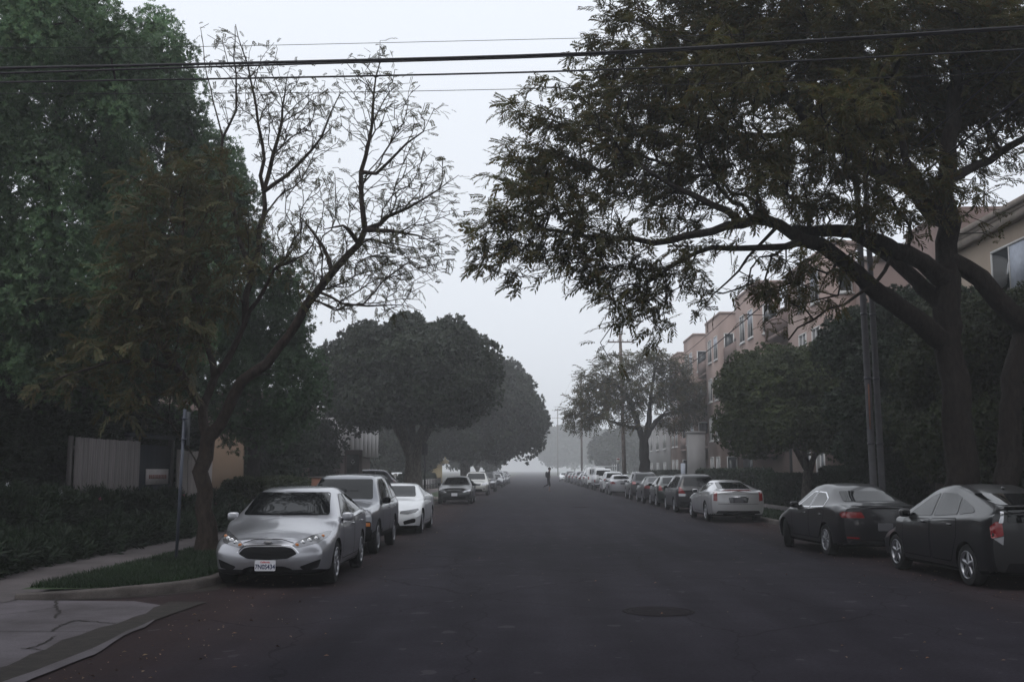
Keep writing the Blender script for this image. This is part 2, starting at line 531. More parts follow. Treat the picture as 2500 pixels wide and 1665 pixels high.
# ================================================================== TREES AND PLANTS
def norm(v): return v / (np.linalg.norm(v, axis=-1, keepdims=True) + 1e-9)
def catmull(P, step):
    P = np.array(P, float)
    if len(P) < 3:
        n = max(2, int(np.linalg.norm(P[-1]-P[0])/step) + 1)
        t = np.linspace(0, 1, n)[:, None]
        return P[0] + (P[-1]-P[0])*t
    Q = np.vstack([2*P[0]-P[1], P, 2*P[-1]-P[-2]])
    out = []
    for i in range(1, len(Q)-2):
        n = max(1, int(np.linalg.norm(Q[i+1]-Q[i])/step))
        for j in range(n):
            t = j/n
            out.append(.5*((2*Q[i]) + (Q[i+1]-Q[i-1])*t + (2*Q[i-1]-5*Q[i]+4*Q[i+1]-Q[i+2])*t*t + (-Q[i-1]+3*Q[i]-3*Q[i+1]+Q[i+2])*t**3))
    out.append(Q[-2])
    return np.array(out)

class Skel:
    def __init__(s, cap=60000):
        s.P = np.zeros((cap, 3)); s.par = np.full(cap, -1); s.L = np.zeros(cap); s.fix = np.zeros(cap); s.n = 0
    def node(s, p, par, fix=0.0):
        i = s.n; s.P[i] = p; s.par[i] = par; s.fix[i] = fix
        s.L[i] = 0 if par < 0 else s.L[par] + np.linalg.norm(s.P[i]-s.P[par])
        s.n += 1; return i
    def limb(s, pts, r0, r1, step=.3, g=None):
        q = catmull(pts, step)
        if s.n == 0: par = -1
        else:
            par = int(np.argmin(np.linalg.norm(s.P[:s.n]-q[0], axis=1)))
            q = q[1:] if len(q) > 2 else q
        k = len(q)
        for j, p in enumerate(q):
            t = j/max(1, k-1)
            w = min(r0, .06)*.5
            pj = p + (g.normal(0, w, 3) if g is not None and 0 < j < k-1 else 0)
            par = s.node(pj, par, r0 + (r1-r0)*t)
    def grow(s, T, g, bf=.35, seg=.4, bend=.35, wig=.05, sag=0.0):
        ends = []
        d0 = np.array([np.min(np.linalg.norm(s.P[:s.n:3]-t, axis=1)) for t in T])
        for t in T[np.argsort(d0)]:
            dv = t - s.P[:s.n]
            d = np.linalg.norm(dv, axis=1)
            c = d + bf*s.L[:s.n]*.35
            a = int(np.argmin(c)); A = s.P[a]; D = d[a]
            if D < .05: continue
            pr = s.par[a]
            dirp = norm(A - s.P[pr]) if pr >= 0 else np.array([0, 0, 1.0])
            k = max(1, int(round(D/seg)))
            ctl = A + dirp*D*bend + (t-A)*.25 + np.array([0, 0, -sag*D])
            par = a
            for j in range(1, k+1):
                u = j/k
                p = (1-u)**2*A + 2*u*(1-u)*ctl + u*u*t
                if j < k: p = p + g.normal(0, wig*min(1, D), 3)
                par = s.node(p, par)
            ends.append(par)
        return ends
    def radii(s, tip=.006, p=2.5, rmax=.5):
        acc = np.zeros(s.n)
        r = np.zeros(s.n)
        for i in range(s.n-1, -1, -1):
            ri = max(tip, acc[i]**(1/p))
            if s.fix[i] > 0: ri = s.fix[i]
            r[i] = min(ri, rmax)
            if s.par[i] >= 0: acc[s.par[i]] += r[i]**p if s.fix[i] == 0 else 0
        s.r = r
        return r
    def mesh(s, mb, base_flare=0.0):
        ch = [[] for _ in range(s.n)]
        for i in range(1, s.n):
            if s.par[i] >= 0: ch[s.par[i]].append(i)
        starts = [(0, -1)]
        while starts:
            i, pr = starts.pop()
            path = [] if pr < 0 else [pr]
            while True:
                path.append(i)
                if not ch[i]: break
                c = sorted(ch[i], key=lambda q: -s.r[q])
                for q in c[1:]: starts.append((q, i))
                i = c[0]
            if len(path) < 2: continue
            pts = s.P[path]; rr = s.r[path].copy()
            if pr >= 0: rr[0] = min(rr[0], rr[1]*1.25)
            rm = rr.max()
            n = 12 if rm > .12 else 7 if rm > .04 else 5 if rm > .018 else 3
            if rm > .1:
                rr = rr*(1 + .035*np.sin(np.arange(len(rr))*1.3))
            if rm > .12:
                n = 22
                z0 = pts[:, 2] - pts[0, 2] if pr < 0 else np.full(len(pts), 9.0)
                rr = rr*(1 + .55*np.clip(1 - z0/.9, 0, 1)**2)
            mb.tube(pts, rr, n, cap=False)
            if rm > .12:
                V = mb.v[-1].reshape(len(pts), n, 3)
                a = np.arange(n)[None]*2*np.pi/n; q = np.arange(len(pts))[:, None]
                f = 1 + .050*np.sin(5*a + .35*q) + .035*np.sin(9*a - .5*q + 1) + .03*np.sin(3*a + .9*q)
                f[0] = 1
                V[:] = pts[:, None] + (V - pts[:, None])*f[..., None]

def instance(tpl_v, tpl_f, C, X, Zup, S, out_v, out_f, off):
    """copies of a template (points along +X) set at C, pointing along X"""
    X = norm(X); Y = norm(np.cross(Zup, X)); Z = np.cross(X, Y)
    Rm = np.stack([X, Y, Z], 1)                             # (n,3,3) rows are the axes
    V = C[:, None, :] + np.einsum('kj,njc->nkc', tpl_v, Rm) * S[:, None, None]
    k = len(tpl_v)
    F = tpl_f[None] + (np.arange(len(C))*k)[:, None, None] + off
    out_v.append(V.reshape(-1, 3)); out_f.append(F.reshape(-1, tpl_f.shape[1]))
    return off + len(C)*k

def frond(npair=9, pin=.34, wid=.055, droop=.35, g=None):
    """feathery twice-cut leaf: a midrib and pairs of thin side leaflets"""
    v, f = [], []
    def q(a, b, c, d):
        i = len(v); v.extend([a, b, c, d]); f.append((i, i+1, i+2, i+3))
    q((0, -.008, 0), (.5, -.006, -droop*.25), (1, 0, -droop), (.5, .006, -droop*.25))
    for j in range(npair):
        u = .16 + .84*j/(npair-1)
        z = -droop*u*u
        l = pin*(.45 + 1.1*u*(1.25-u)) * (1 + (g.normal(0, .12) if g is not None else 0))
        for sgn in (-1, 1):
            a = .75 + (g.normal(0, .12) if g is not None else 0)
            dx, dy = math.cos(a)*l, math.sin(a)*l*sgn
            dz = -l*.35 + (g.normal(0, .05) if g is not None else 0)
            w = wid*.5
            q((u, 0, z), (u+dx*.5-w*math.sin(a), dy*.5+w*math.cos(a)*sgn, z+dz*.4), (u+dx, dy, z+dz), (u+dx*.5+w*math.sin(a), dy*.5-w*math.cos(a)*sgn, z+dz*.4))
    return np.array(v, float), np.array(f)
def tuft(n=14, wid=.13, spread=.75, g=None):
    """bundle of narrow leaves around a shoot"""
    v, f = [], []
    for j in range(n):
        x0 = .55*j/n
        a = j*2.4 + (g.normal(0, .3) if g is not None else 0)
        t = spread*(1.1 - .6*j/n)
        d = np.array([math.cos(t), math.sin(t)*math.cos(a), math.sin(t)*math.sin(a)])
        s = norm(np.cross(d, np.array([math.sin(a), .3, math.cos(a)])))
        b = np.array([x0, 0, 0]); l = .55
        i = len(v)
        v += [b, b+d*l*.5+s*wid*.5, b+d*l, b+d*l*.5-s*wid*.5]; f.append((i, i+1, i+2, i+3))
    return np.array(v), np.array(f)
def rosette(n, wid, t0, t1, g):
    """shoot seen from its tip: leaves splayed so that the spray faces outward"""
    v, f = [], []
    for j in range(n):
        a = j*2.4 + g.normal(0, .3); t = g.uniform(t0, t1)
        d = np.array([math.cos(t), math.sin(t)*math.cos(a), math.sin(t)*math.sin(a)])
        s = norm(np.array([g.normal(0, .25), -math.sin(a), math.cos(a)]))
        b = np.array([.30*j/n, 0, 0]); l = g.uniform(.42, .62); i = len(v)
        v += [b, b+d*l*.5+s*wid*.5, b+d*l, b+d*l*.5-s*wid*.5]; f.append((i, i+1, i+2, i+3))
    return np.array(v), np.array(f)
_g = np.random.default_rng(3)
ROSES = [rosette(13, .15, .85, 1.35, _g), rosette(12, .16, .7, 1.3, _g)]
ROSES_WIDE = [rosette(8, .30, .8, 1.35, _g), rosette(9, .28, .7, 1.3, _g)]
FRONDS = [frond(8, .38, .10, .22, _g), frond(7, .42, .11, .34, _g), frond(9, .34, .095, .08, _g)]
FRONDS_LOW = [frond(5, .38, .12, .35, _g), frond(5, .42, .13, .2, _g)]
TUFTS = [tuft(14, .13, .8, _g), tuft(12, .14, 1.0, _g)]
OVALS = [tuft(8, .30, 1.0, _g), tuft(9, .28, .8, _g)]

def ellips(g, c, r, n, shell=2.2):
    d = norm(g.normal(size=(n, 3)))
    u = g.random(n)[:, None]**(1/shell)
    return np.array(c) + d*u*np.array(r)

def leaves(tpls, C, D, S, g, up=(0, 0, 1)):
    n = len(C)
    ov, of, off = [], [], 0
    ch = g.integers(0, len(tpls), n)
    for k, (tv, tf) in enumerate(tpls):
        m = ch == k
        if not m.any(): continue
        U = np.array(up) + g.normal(0, .35, (m.sum(), 3))
        off = instance(tv, tf, C[m], D[m], U, S[m], ov, of, off)
    return np.concatenate(ov), np.concatenate(of)

def add_crown(name, V, F, mat, parent):
    return link(name, mesh_arrays(name, V, [F]), mat, parent)

def bark(name, c, sc=3):
    m, nt, b = base_mat(name)
    v = objvec(nt, (1, 1, .35))
    n = noise(nt, 14*sc/3, 8, .7, v)
    col = ramp(nt, n, [(.35, tuple(np.array(c)*.4)), (.65, tuple(np.array(c)*1.5))])
    nt.links.new(col, b.inputs['Base Color'])
    b.inputs['Roughness'].default_value = .95
    b.inputs['Specular IOR Level'].default_value = .2
    bump(nt, b, n, 1.0, .05)
    return m
M['bark'] = bark('bark_grey_brown', (.024, .019, .017))
M['bark_red'] = bark('bark_brown', (.036, .026, .021))
M['bark_pale'] = bark('bark_pale', (.13, .115, .10))
M['leaf_jac'] = leaf_mat('jacaranda_leaf', [(.052, .060, .020), (.086, .074, .024), (.040, .056, .020), (.120, .074, .024), (.064, .074, .024), (.098, .082, .028)], .5, .45)
M['leaf_brown'] = leaf_mat('browning_leaf', [(.092, .076, .032), (.070, .076, .030), (.115, .082, .034), (.060, .070, .028), (.085, .082, .034)], .4, .5)
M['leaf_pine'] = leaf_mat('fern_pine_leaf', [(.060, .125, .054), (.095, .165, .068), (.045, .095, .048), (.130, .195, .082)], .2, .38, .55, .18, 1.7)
M['leaf_fig'] = leaf_mat('fig_leaf', [(0.021, 0.0315, 0.0165), (0.0285, 0.039, 0.0195), (0.0165, 0.0255, 0.015), (0.0375, 0.0465, 0.0225)], .15, .5, .45)
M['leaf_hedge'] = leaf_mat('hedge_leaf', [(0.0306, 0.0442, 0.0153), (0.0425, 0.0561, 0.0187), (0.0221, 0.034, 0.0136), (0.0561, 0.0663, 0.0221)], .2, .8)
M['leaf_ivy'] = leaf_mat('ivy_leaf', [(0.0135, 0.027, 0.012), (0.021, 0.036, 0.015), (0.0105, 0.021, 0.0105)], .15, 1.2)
M['leaf_clip'] = leaf_mat('clipped_leaf', [(.048, .066, .022), (.066, .084, .028), (.034, .050, .018), (.084, .098, .034)], .2, .7)
M['leaf_bright'] = leaf_mat('bright_leaf', [(0.038, 0.0808, 0.0333), (0.0522, 0.0997, 0.038), (0.0285, 0.0617, 0.0285)], .25, .9)

def blobs3(rows, thick=1.3):
    """rows (px, py, r px, distance) -> ellipsoids standing in the street"""
    out = []
    for px, py, rp, Y in rows:
        c = at(px, py, Y); r = rp*Y/FPX
        out.append((np.array(c), np.array([r, r*thick, r])))
    return out

# ---------------------------------------------------------------- the big jacaranda on the right
def jacaranda(name, label, base, limbs, groups, leafmat, barkm, seed, seg=.35, tip=.006, tpl=None, bf=.35, wig=.05, cat='tree', group='jacaranda trees along the street', sag=.0, layer=0.0, ppow=2.5):
    """groups: (blobs, targets per m3, fronds per target, frond length)"""
    g = np.random.default_rng(seed)
    sk = Skel(90000)
    for pts, r0, r1 in limbs: sk.limb(pts, r0, r1, .28, g)
    T, own = [], []
    for gi, (blobs, dens, nf, fl) in enumerate(groups):
        for c, r in blobs:
            n = max(3, int(dens*4.19*np.prod(r)))
            t = ellips(g, c, r, n)
            if layer:                                    # foliage lies in tilted shelves with gaps between them
                w = layer*(.9 + .25*math.sin(c[0]*3.1))
                ph = .35*(t[:, 0]-c[0]) + .2*np.sin(t[:, 1]*2.0) + c[0]*.7
                zq = np.round((t[:, 2]+ph)/w)*w - ph
                t[:, 2] += .72*(zq - t[:, 2])
            T.append(t); own += [gi]*n
    T = np.concatenate(T); own = np.array(own)
    sk.grow(T, g, bf, seg, wig=wig, sag=sag)
    sk.radii(tip, ppow)
    root = thing(name, base, label, cat, group)
    off = np.array(base)
    mb = MB(); sk.P[:sk.n] -= off
    sk.mesh(mb)
    mb.build('trunk', barkm, root, smooth=True)
    C, D, S = [], [], []
    P, par = sk.P, sk.par
    ctr = T.mean(0) - off
    for gi, (blobs, dens, nf, fl) in enumerate(groups):
        t = T[own == gi] - off
        m = int(len(t)*nf)
        if m == 0: continue
        ii = np.concatenate([np.arange(len(t))]*int(math.ceil(nf)))[:m]
        out = norm((t[ii]-ctr)*np.array([1, 1, .6]))
        d = norm((out*.6 + g.normal(0, .75, (m, 3)))*np.array([1, 1, .55]) + np.array([0, 0, -.04]))
        C.append(t[ii] + g.normal(0, .07, (m, 3))); D.append(d); S.append(fl*(.7 + .6*g.random(m)))
    V, F = leaves(tpl or FRONDS, np.concatenate(C), np.concatenate(D), np.concatenate(S), g)
    add_crown('crown', V, F, leafmat, root)
    return root
def L(*rows): return [at(*r) for r in rows]

ybt = 22.0
bx = at(2345, 1148, ybt).x
limbs = [
    ([(bx+.05, ybt, -.05), (bx, ybt, .5), at(2338, 980, 22), at(2318, 870, 22), at(2312, 761, 22), at(2316, 680, 22)], .33, .25),
    (L((2316, 680, 22), (2307, 593, 22), (2316, 545, 21.8), (2302, 498, 21.7), (2317, 367, 21.5), (2330, 200, 21.4), (2350, 20, 21.4), (2360, -150, 21.4)),   .22, .05),
    (L((2312, 840, 22), (2225, 775, 21.7), (2149, 718, 21.4), (2091, 670, 21.0), (2043, 627, 20.6), (2005, 593, 20.3), (1960, 588, 20.0)), .22, .13),
    (L((1960, 588, 20.0), (1919, 602, 19.9), (1827, 607, 19.8), (1741, 612, 19.6), (1660, 640, 19.4), (1580, 690, 19.2)), .07, .03),
    (L((1960, 588, 20), (1873, 536, 19.8), (1812, 546, 19.6), (1740, 560, 19.4), (1640, 585, 19.2), (1540, 590, 19), (1430, 580, 19), (1330, 560, 19)), .11, .03),
    (L((1812, 546, 19.6), (1776, 515, 19.5), (1690, 480, 19.6), (1600, 430, 19.8), (1500, 370, 20)), .07, .025),
    (L((2312, 745, 22), (2235, 690, 22.4), (2197, 650, 22.6), (2150, 610, 22.8), (2060, 560, 23)), .17, .10),
    (L((2314, 690, 22), (2235, 632, 21.4), (2187, 608, 21.0), (2115, 574, 20.6), (2010, 563, 20.3), (1940, 560, 20)), .20, .10),
    (L((2302, 560, 21.9), (2241, 470, 22.2), (2170, 430, 22.4), (2110, 400, 22.4), (2057, 367, 22.4), (1986, 326, 22.2), (1919, 235, 22), (1868, 194, 22), (1800, 100, 22)), .19, .05),
    (L((2057, 367, 22.4), (2067, 286, 22.6), (2078, 200, 22.8), (2090, 60, 23)), .11, .04),
    (L((1986, 326, 22.2), (1900, 330, 21.5), (1800, 330, 21), (1690, 300, 20.6), (1580, 270, 20.4)), .08, .03),
    (L((2287, 520, 21.9), (2241, 434, 21.4), (2210, 388, 21.2), (2190, 250, 21)), .11, .04),
    (L((2317, 440, 21.6), (2414, 388, 22), (2500, 342, 22.3), (2600, 290, 22.5)), .10, .05),
    (L((2316, 650, 22), (2359, 656, 22), (2397, 675, 22), (2436, 722, 22.1), (2464, 761, 22.2), (2510, 800, 22.3)), .19, .22),
    (L((2180, 640, 21), (2120, 700, 20.6), (2060, 740, 20.3), (1985, 780, 20), (1925, 830, 19.8)), .04, .015),
    (L((1900, 548, 19.9), (1830, 630, 20.2), (1780, 690, 20.4), (1740, 720, 20.5)), .035, .015),
]
dense_b = blobs3([(1230, 600, 95, 19), (1190, 560, 70, 18.8), (1330, 560, 130, 19), (1290, 440, 105, 20), (1330, 300, 105, 20), (1420, 420, 140, 20), (1480, 600, 125, 19),
    (1560, 720, 105, 19), (1500, 775, 60, 18.5), (1585, 810, 50, 19), (1640, 640, 90, 19.5), (1520, 250, 150, 21), (1540, 90, 110, 21), (1650, 400, 160, 21), (1700, 200, 160, 22),
    (1740, 50, 150, 22), (1800, 350, 140, 20), (1850, 470, 100, 19), (1900, 100, 170, 22), (1950, 390, 130, 21), (1990, 500, 75, 20), (2050, 200, 170, 23), (2050, 60, 150, 20),
    (2080, 430, 110, 20), (2120, 520, 80, 19.5), (2200, 120, 170, 22), (2200, 300, 150, 23), (2250, 430, 80, 21), (2350, 60, 150, 21), (2350, 230, 150, 23), (2450, 150, 130, 21), (2470, 250, 90, 22),
    (1700, -110, 150, 22), (2000, -140, 200, 21), (2300, -120, 200, 22), (2620, 80, 220, 22), (2080, 250, 120, 18.5), (1800, 180, 120, 18.5), (2200, 520, 80, 20.4), (2030, 585, 45, 19.8), (2310, 440, 75, 20.8), (1960, 610, 40, 19.6)], 1.25)
sparse_b = blobs3([(1725, 720, 60, 20), (1680, 690, 50, 19.5), (1860, 720, 70, 20), (1950, 690, 70, 20), (2010, 740, 50, 20), (2420, 390, 70, 22), (2400, 470, 60, 22), (1780, 570, 70, 19.7), (2420, 560, 40, 21.5), (1480, 850, 40, 18.6), (1905, 700, 85, 20.2), (1965, 655, 75, 20.3), (2035, 650, 70, 20.5), (1890, 640, 60, 20.1)], 1.0)
jacaranda('jacaranda_tree', 'huge dark jacaranda with spreading limbs reaching over the road above the black cars', (bx, ybt, 0), limbs,
          [(dense_b, 14.5, 6.0, .31), (sparse_b, 32, 2.4, .27)], M['leaf_jac'], M['bark'], 11, seg=.33, layer=.62, bf=.7, tip=.0085)
# second trunk at the right edge
bx2 = at(2490, 1148, 22.4).x
jacaranda('jacaranda_tree', 'dark leaning tree trunk at the right edge beside the beige house', (bx2-.3, 22.4, 0),
          [([(bx2-.5, 22.4, -.05), at(2468, 1050, 22.4), at(2470, 960, 22.4), at(2485, 850, 22.4), at(2515, 780, 22.4), at(2570, 650, 22.6), at(2620, 500, 22.8), at(2660, 300, 23)], .27, .12),
           (L((2570, 650, 22.6), (2640, 560, 22), (2720, 430, 21.5)), .1, .04)],
          [(blobs3([(2680, 300, 160, 23), (2760, 420, 150, 22), (2620, 420, 60, 23), (2720, 120, 200, 23)], 1.1), 8, 3, .42)], M['leaf_jac'], M['bark'], 12)

# ---------------------------------------------------------------- the jacaranda on the left
yl = 21.2
lx = at(504, 1343, yl).x
limbs = [
    ([(lx, yl, .1), at(500, 1240, yl), at(497, 1122, yl), at(508, 1070, yl)], .17, .145),
    (L((508, 1070, yl), (539, 1035, 21.1), (568, 977, 21), (589, 931, 21), (647, 890, 20.8), (680, 844, 20.7), (726, 786, 20.5), (775, 707, 20.3), (813, 666, 20.2), (871, 591, 20), (888, 560, 20), (885, 481, 19.9), (883, 423, 19.9), (902, 347, 19.8), (909, 265, 19.8), (924, 160, 19.8), (928, 100, 19.8)), .118, .006),
    (L((888, 565, 20), (952, 563, 19.7), (1024, 576, 19.4), (1072, 600, 19.2)), .045, .007),
    (L((886, 450, 19.9), (948, 399, 19.6), (991, 351, 19.4), (1034, 318, 19.3), (1058, 270, 19.2)), .036, .006),
    (L((888, 562, 20), (928, 547, 20.2), (991, 509, 20.3), (1072, 466, 20.4), (1120, 428, 20.5)), .045, .007),
    (L((813, 666, 20.2), (790, 600, 20.6), (760, 560, 20.8), (720, 520, 21)), .042, .007),
    (L((871, 591, 20), (850, 560, 19.7), (835, 545, 19.5), (790, 560, 19.3)), .042, .008),
    (L((775, 707, 20.3), (840, 740, 20), (900, 745, 19.8), (980, 745, 19.6), (1030, 760, 19.5)), .028, .006),
    (L((505, 1075, yl), (493, 997, 21.4), (530, 920, 21.6), (568, 852, 21.7), (593, 790, 21.7), (647, 707, 21.5), (672, 657, 21.3), (746, 620, 21)), .10, .018),
    (L((593, 790, 21.7), (612, 690, 21.8), (630, 600, 21.9), (646, 505, 21.9), (646, 466, 21.9), (641, 385, 21.9), (637, 304, 21.9), (620, 220, 21.9), (600, 130, 21.9), (575, 60, 21.9)), .075, .007),
    (L((646, 466, 21.9), (668, 380, 21.8), (690, 300, 21.7), (700, 190, 21.6)), .05, .010),
    (L((648, 460, 21.9), (700, 430, 21.6), (760, 370, 21.4), (800, 300, 21.3), (830, 230, 21.2)), .045, .010),
    (L((612, 690, 21.8), (580, 560, 22.2), (555, 430, 22.3), (546, 342, 22.3), (579, 270, 22.2), (574, 217, 22.2), (570, 140, 22.1), (574, 64, 22)), .06, .008),
    (L((546, 342, 22.3), (520, 250, 22.5), (500, 150, 22.6), (490, 70, 22.6)), .02, .007),
    (L((493, 997, 21.4), (430, 900, 21), (360, 800, 20.6), (320, 700, 20.4), (330, 600, 20.4)), .09, .03),
    (L((430, 900, 21), (330, 880, 20.3), (220, 900, 19.8), (130, 930, 19.5)), .05, .015),
    (L((530, 920, 21.6), (480, 760, 21.2), (450, 620, 21), (450, 500, 21)), .07, .02),
]
dense_b = blobs3([(400, 480, 105, 20.8), (495, 410, 95, 21), (560, 520, 80, 21), (350, 620, 110, 20.4), (480, 640, 125, 20.6), (590, 640, 70, 21), (300, 760, 110, 20.2), (420, 800, 120, 20.3),
    (530, 760, 75, 21), (230, 880, 95, 20), (150, 930, 70, 19.6), (320, 950, 85, 20), (440, 930, 70, 20.4), (380, 700, 110, 20.3)], 1.2)
tw_b = blobs3([(560, 130, 70, 22), (640, 150, 60, 21.8), (600, 250, 85, 22), (700, 230, 85, 21.6), (770, 260, 75, 21.4), (700, 350, 95, 21.6), (800, 330, 65, 21.2), (870, 200, 70, 19.9), (930, 130, 50, 19.8),
    (960, 230, 80, 19.6), (880, 310, 65, 19.9), (1000, 300, 75, 19.4), (1060, 275, 40, 19.2), (1000, 420, 95, 19.7), (1085, 430, 50, 20.3), (1050, 520, 80, 19.9), (960, 500, 75, 19.9),
    (740, 430, 80, 21.3), (490, 65, 25, 22.6), (1110, 470, 35, 20.4)], 1.0)
mid_b = blobs3([(900, 620, 95, 19.9), (1000, 640, 95, 19.6), (1070, 600, 60, 19.3), (830, 480, 80, 20.2), (720, 560, 90, 20.9), (780, 620, 75, 20.5), (850, 700, 90, 20.0), (960, 720, 70, 19.7), (690, 640, 60, 21), (760, 690, 60, 20.4), (640, 560, 60, 21)], 1.0)
jacaranda('jacaranda_tree', 'half bare brownish jacaranda with thin twigs growing on the grass strip beside the sign post', (lx, yl, .1), limbs,
          [(dense_b, 12, 3.2, .36), (tw_b, 62, 1.0, .17), (mid_b, 64, 1.2, .20)], M['leaf_brown'], M['bark_red'], 21, seg=.25, bf=1.4, wig=.018, tip=.0062, ppow=2.9)

# ---------------------------------------------------------------- dense billowing trees (fern pines)
def billow_tree(name, label, base, trunk, clumps, per, leaf, size, mat, barkm, seed, group=None, tpl=None, up=.55, fill=True, inner=True, shape=.13):
    """clumps (centre, radii): each a tuft-covered billow"""
    g = np.random.default_rng(seed)
    off = np.array(base, float)
    root = thing(name, base, label, 'tree', group)
    sk = Skel()
    for pts, r0, r1 in trunk: sk.limb(pts, r0, r1, .5, g)
    T = np.array([c for c, r in clumps])
    sk.grow(T, g, .3, .8, wig=.08); sk.radii(.02, 2.3)
    sk.P[:sk.n] -= off
    mb = MB(); sk.mesh(mb); mb.build('trunk', barkm, root, smooth=True)
    C, D, S = [], [], []
    for c, r in clumps:
        n = int(per*(r[0]*r[2]))
        d = norm(g.normal(size=(n, 3)) + np.array([0, -.1, .38]))
        u = (.84 + .18*g.random(n))[:, None]*(1 + shape*np.sin(d[:, :1]*6+c[0])*np.sin(d[:, 1:2]*7+c[1])*np.sin(d[:, 2:]*6+c[2])*2)
        C.append(np.array(c) + d*u*np.array(r)); D.append(norm(d + np.array([0, 0, up*.5]) + g.normal(0, .28, (n, 3))))
        S.append(size*(.7 + .6*g.random(n)))
        if inner:
            k = n//11
            d = norm(g.normal(size=(k, 3)))
            C.append(np.array(c) + d*(.55*g.random(k)[:, None]**.5)*np.array(r)); D.append(norm(g.normal(size=(k, 3)))); S.append(np.full(k, size*3))
    V, F = leaves(tpl or ROSES, np.concatenate(C) - off, np.concatenate(D), np.concatenate(S), g)
    add_crown('crown', V, F, mat, root)
    return root
def in_poly(px, py, poly):
    c = False; n = len(poly)
    for i in range(n):
        x0, y0 = poly[i]; x1, y1 = poly[(i+1) % n]
        if (y0 > py) != (y1 > py) and px < (x1-x0)*(py-y0)/(y1-y0) + x0: c = not c
    return c
def poly_clumps(poly, n, r, Yf, g, flat=.85):
    xs = [p[0] for p in poly]; ys = [p[1] for p in poly]
    out, pts = [], []
    tries = 0
    while len(out) < n and tries < 20000:
        tries += 1
        x = g.uniform(min(xs), max(xs)); y = g.uniform(min(ys), max(ys))
        rr = g.uniform(*r)
        if not in_poly(x, y, poly): continue
        if pts and min(math.hypot(x-a, y-b) for a, b in pts) < rr*(.95 if tries < 6000 else .7 if tries < 14000 else .5): continue
        pts.append((x, y))
        Y = Yf(x, y) + g.uniform(-2.3, 1.6)
        q = rr*Y/FPX
        out.append((np.array(at(x, y, Y)), np.array([q*.92, q*1.1, q*flat*1.25])))
    return out
g = np.random.default_rng(5)
# the tallest one, filling the upper left corner
polyA = [(-260, -260), (200, -260), (265, 20), (300, 110), (330, 330), (330, 520), (270, 760), (200, 900), (60, 960), (-300, 960)]
cl = poly_clumps(polyA, 70, (80, 135), lambda x, y: 25.5 - 1.5*math.cos((x-20)/220), g)
xb = at(60, 1148, 26.5).x
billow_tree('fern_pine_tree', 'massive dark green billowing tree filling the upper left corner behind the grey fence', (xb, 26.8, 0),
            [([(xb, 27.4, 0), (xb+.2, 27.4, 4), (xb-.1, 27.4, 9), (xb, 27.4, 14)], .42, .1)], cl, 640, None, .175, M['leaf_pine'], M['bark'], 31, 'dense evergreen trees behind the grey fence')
polyB = [(250, 120), (365, 50), (400, 130), (445, 130), (480, 220), (500, 330), (540, 420), (520, 600), (500, 800), (470, 960), (250, 980), (260, 500)]
cl = poly_clumps(polyB, 46, (58, 100), lambda x, y: 29.5, g)
xb = -13.1
billow_tree('fern_pine_tree', 'second evergreen with stepped pointed top just behind the brownish jacaranda foliage', (xb, 30.2, 0),
            [([(xb, 30.2, 0), (xb+.6, 30.2, 4), (xb+2, 30.2, 8), (xb+2.6, 30.2, 14)], .34, .06)], cl, 600, None, .175, M['leaf_pine'], M['bark'], 32, 'dense evergreen trees behind the grey fence')
polyC = [(470, 420), (560, 400), (600, 450), (625, 540), (650, 640), (695, 700), (725, 790), (750, 870), (760, 960), (700, 1060), (560, 1070), (500, 960), (480, 700)]
cl = poly_clumps(polyC, 40, (52, 86), lambda x, y: 34.0, g)
xb = -9.8
billow_tree('fern_pine_tree', 'brighter green evergreen hanging low behind the leaning jacaranda limb', (xb, 37.2, 0),
            [([(xb, 37.2, 0), (xb+.1, 37, 3), (xb+.2, 36, 7), (xb-.2, 35.6, 10.5)], .26, .06)], cl, 560, None, .175, M['leaf_bright'], M['bark'], 33, 'dense evergreen trees behind the grey fence')

# ---------------------------------------------------------------- round fig trees on the left kerb
def dome(c, r, n, rr, g, zcut=-.8, boxy=1.0):
    out = []
    m = int(n*1.35)
    for i in range(m):                                   # even spread over the dome, then jitter
        z = 1 - 2*(i+.5)/m; a = i*2.39996
        d = norm(np.array([math.sqrt(1-z*z)*math.cos(a), math.sqrt(1-z*z)*math.sin(a), z]) + g.normal(0, .10, 3))
        if d[2] < zcut: continue
        if boxy != 1:
            d = np.sign(d)*np.abs(d)**boxy
        k = g.uniform(.72, .97)*(1 if i % 4 else .55)
        q = g.uniform(*rr)
        out.append((np.array(c) + d*k*np.array(r), np.array([q, q, q*.85])))
    return out
def fig(name, label, x, Y, zc, r, n, rr, per, size, seed, mat=None, trunk_r=.5, group='round fig trees along the left kerb', tpl=None, fork=2.2, lean=0.0, boxy=1.0, zcut=-.8):
    g = np.random.default_rng(seed)
    cx = x + lean
    cl = dome((cx, Y, zc), r, n, rr, g, zcut, boxy)
    tr = [([(x, Y, -.05), (x-.03, Y, fork*.5), (x, Y, fork)], trunk_r*1.15, trunk_r*.85)]
    for k in range(5):
        a = k*1.257 + .4
        tr.append(([(x, Y, fork), (x+math.cos(a)*r[0]*.25 + lean*.3, Y+math.sin(a)*r[1]*.25, fork + (zc-fork)*.55), (cx+math.cos(a)*r[0]*.6, Y+math.sin(a)*r[1]*.6, zc+r[2]*.15)], trunk_r*.5, trunk_r*.15))
    return billow_tree(name, label, (x, Y, 0), tr, cl, per, None, size, mat or M['leaf_fig'], M['bark_pale'], seed, group, tpl or ROSES_WIDE, up=.2)
fig('fig_tree', 'large round dark fig tree on the left kerb behind the white coupe', -6.35, 58, 6.45, (4.75, 4.8, 3.45), 150, (.7, 1.35), 230, .33, 41, trunk_r=.50, fork=2.2, lean=-.35, zcut=-.60)
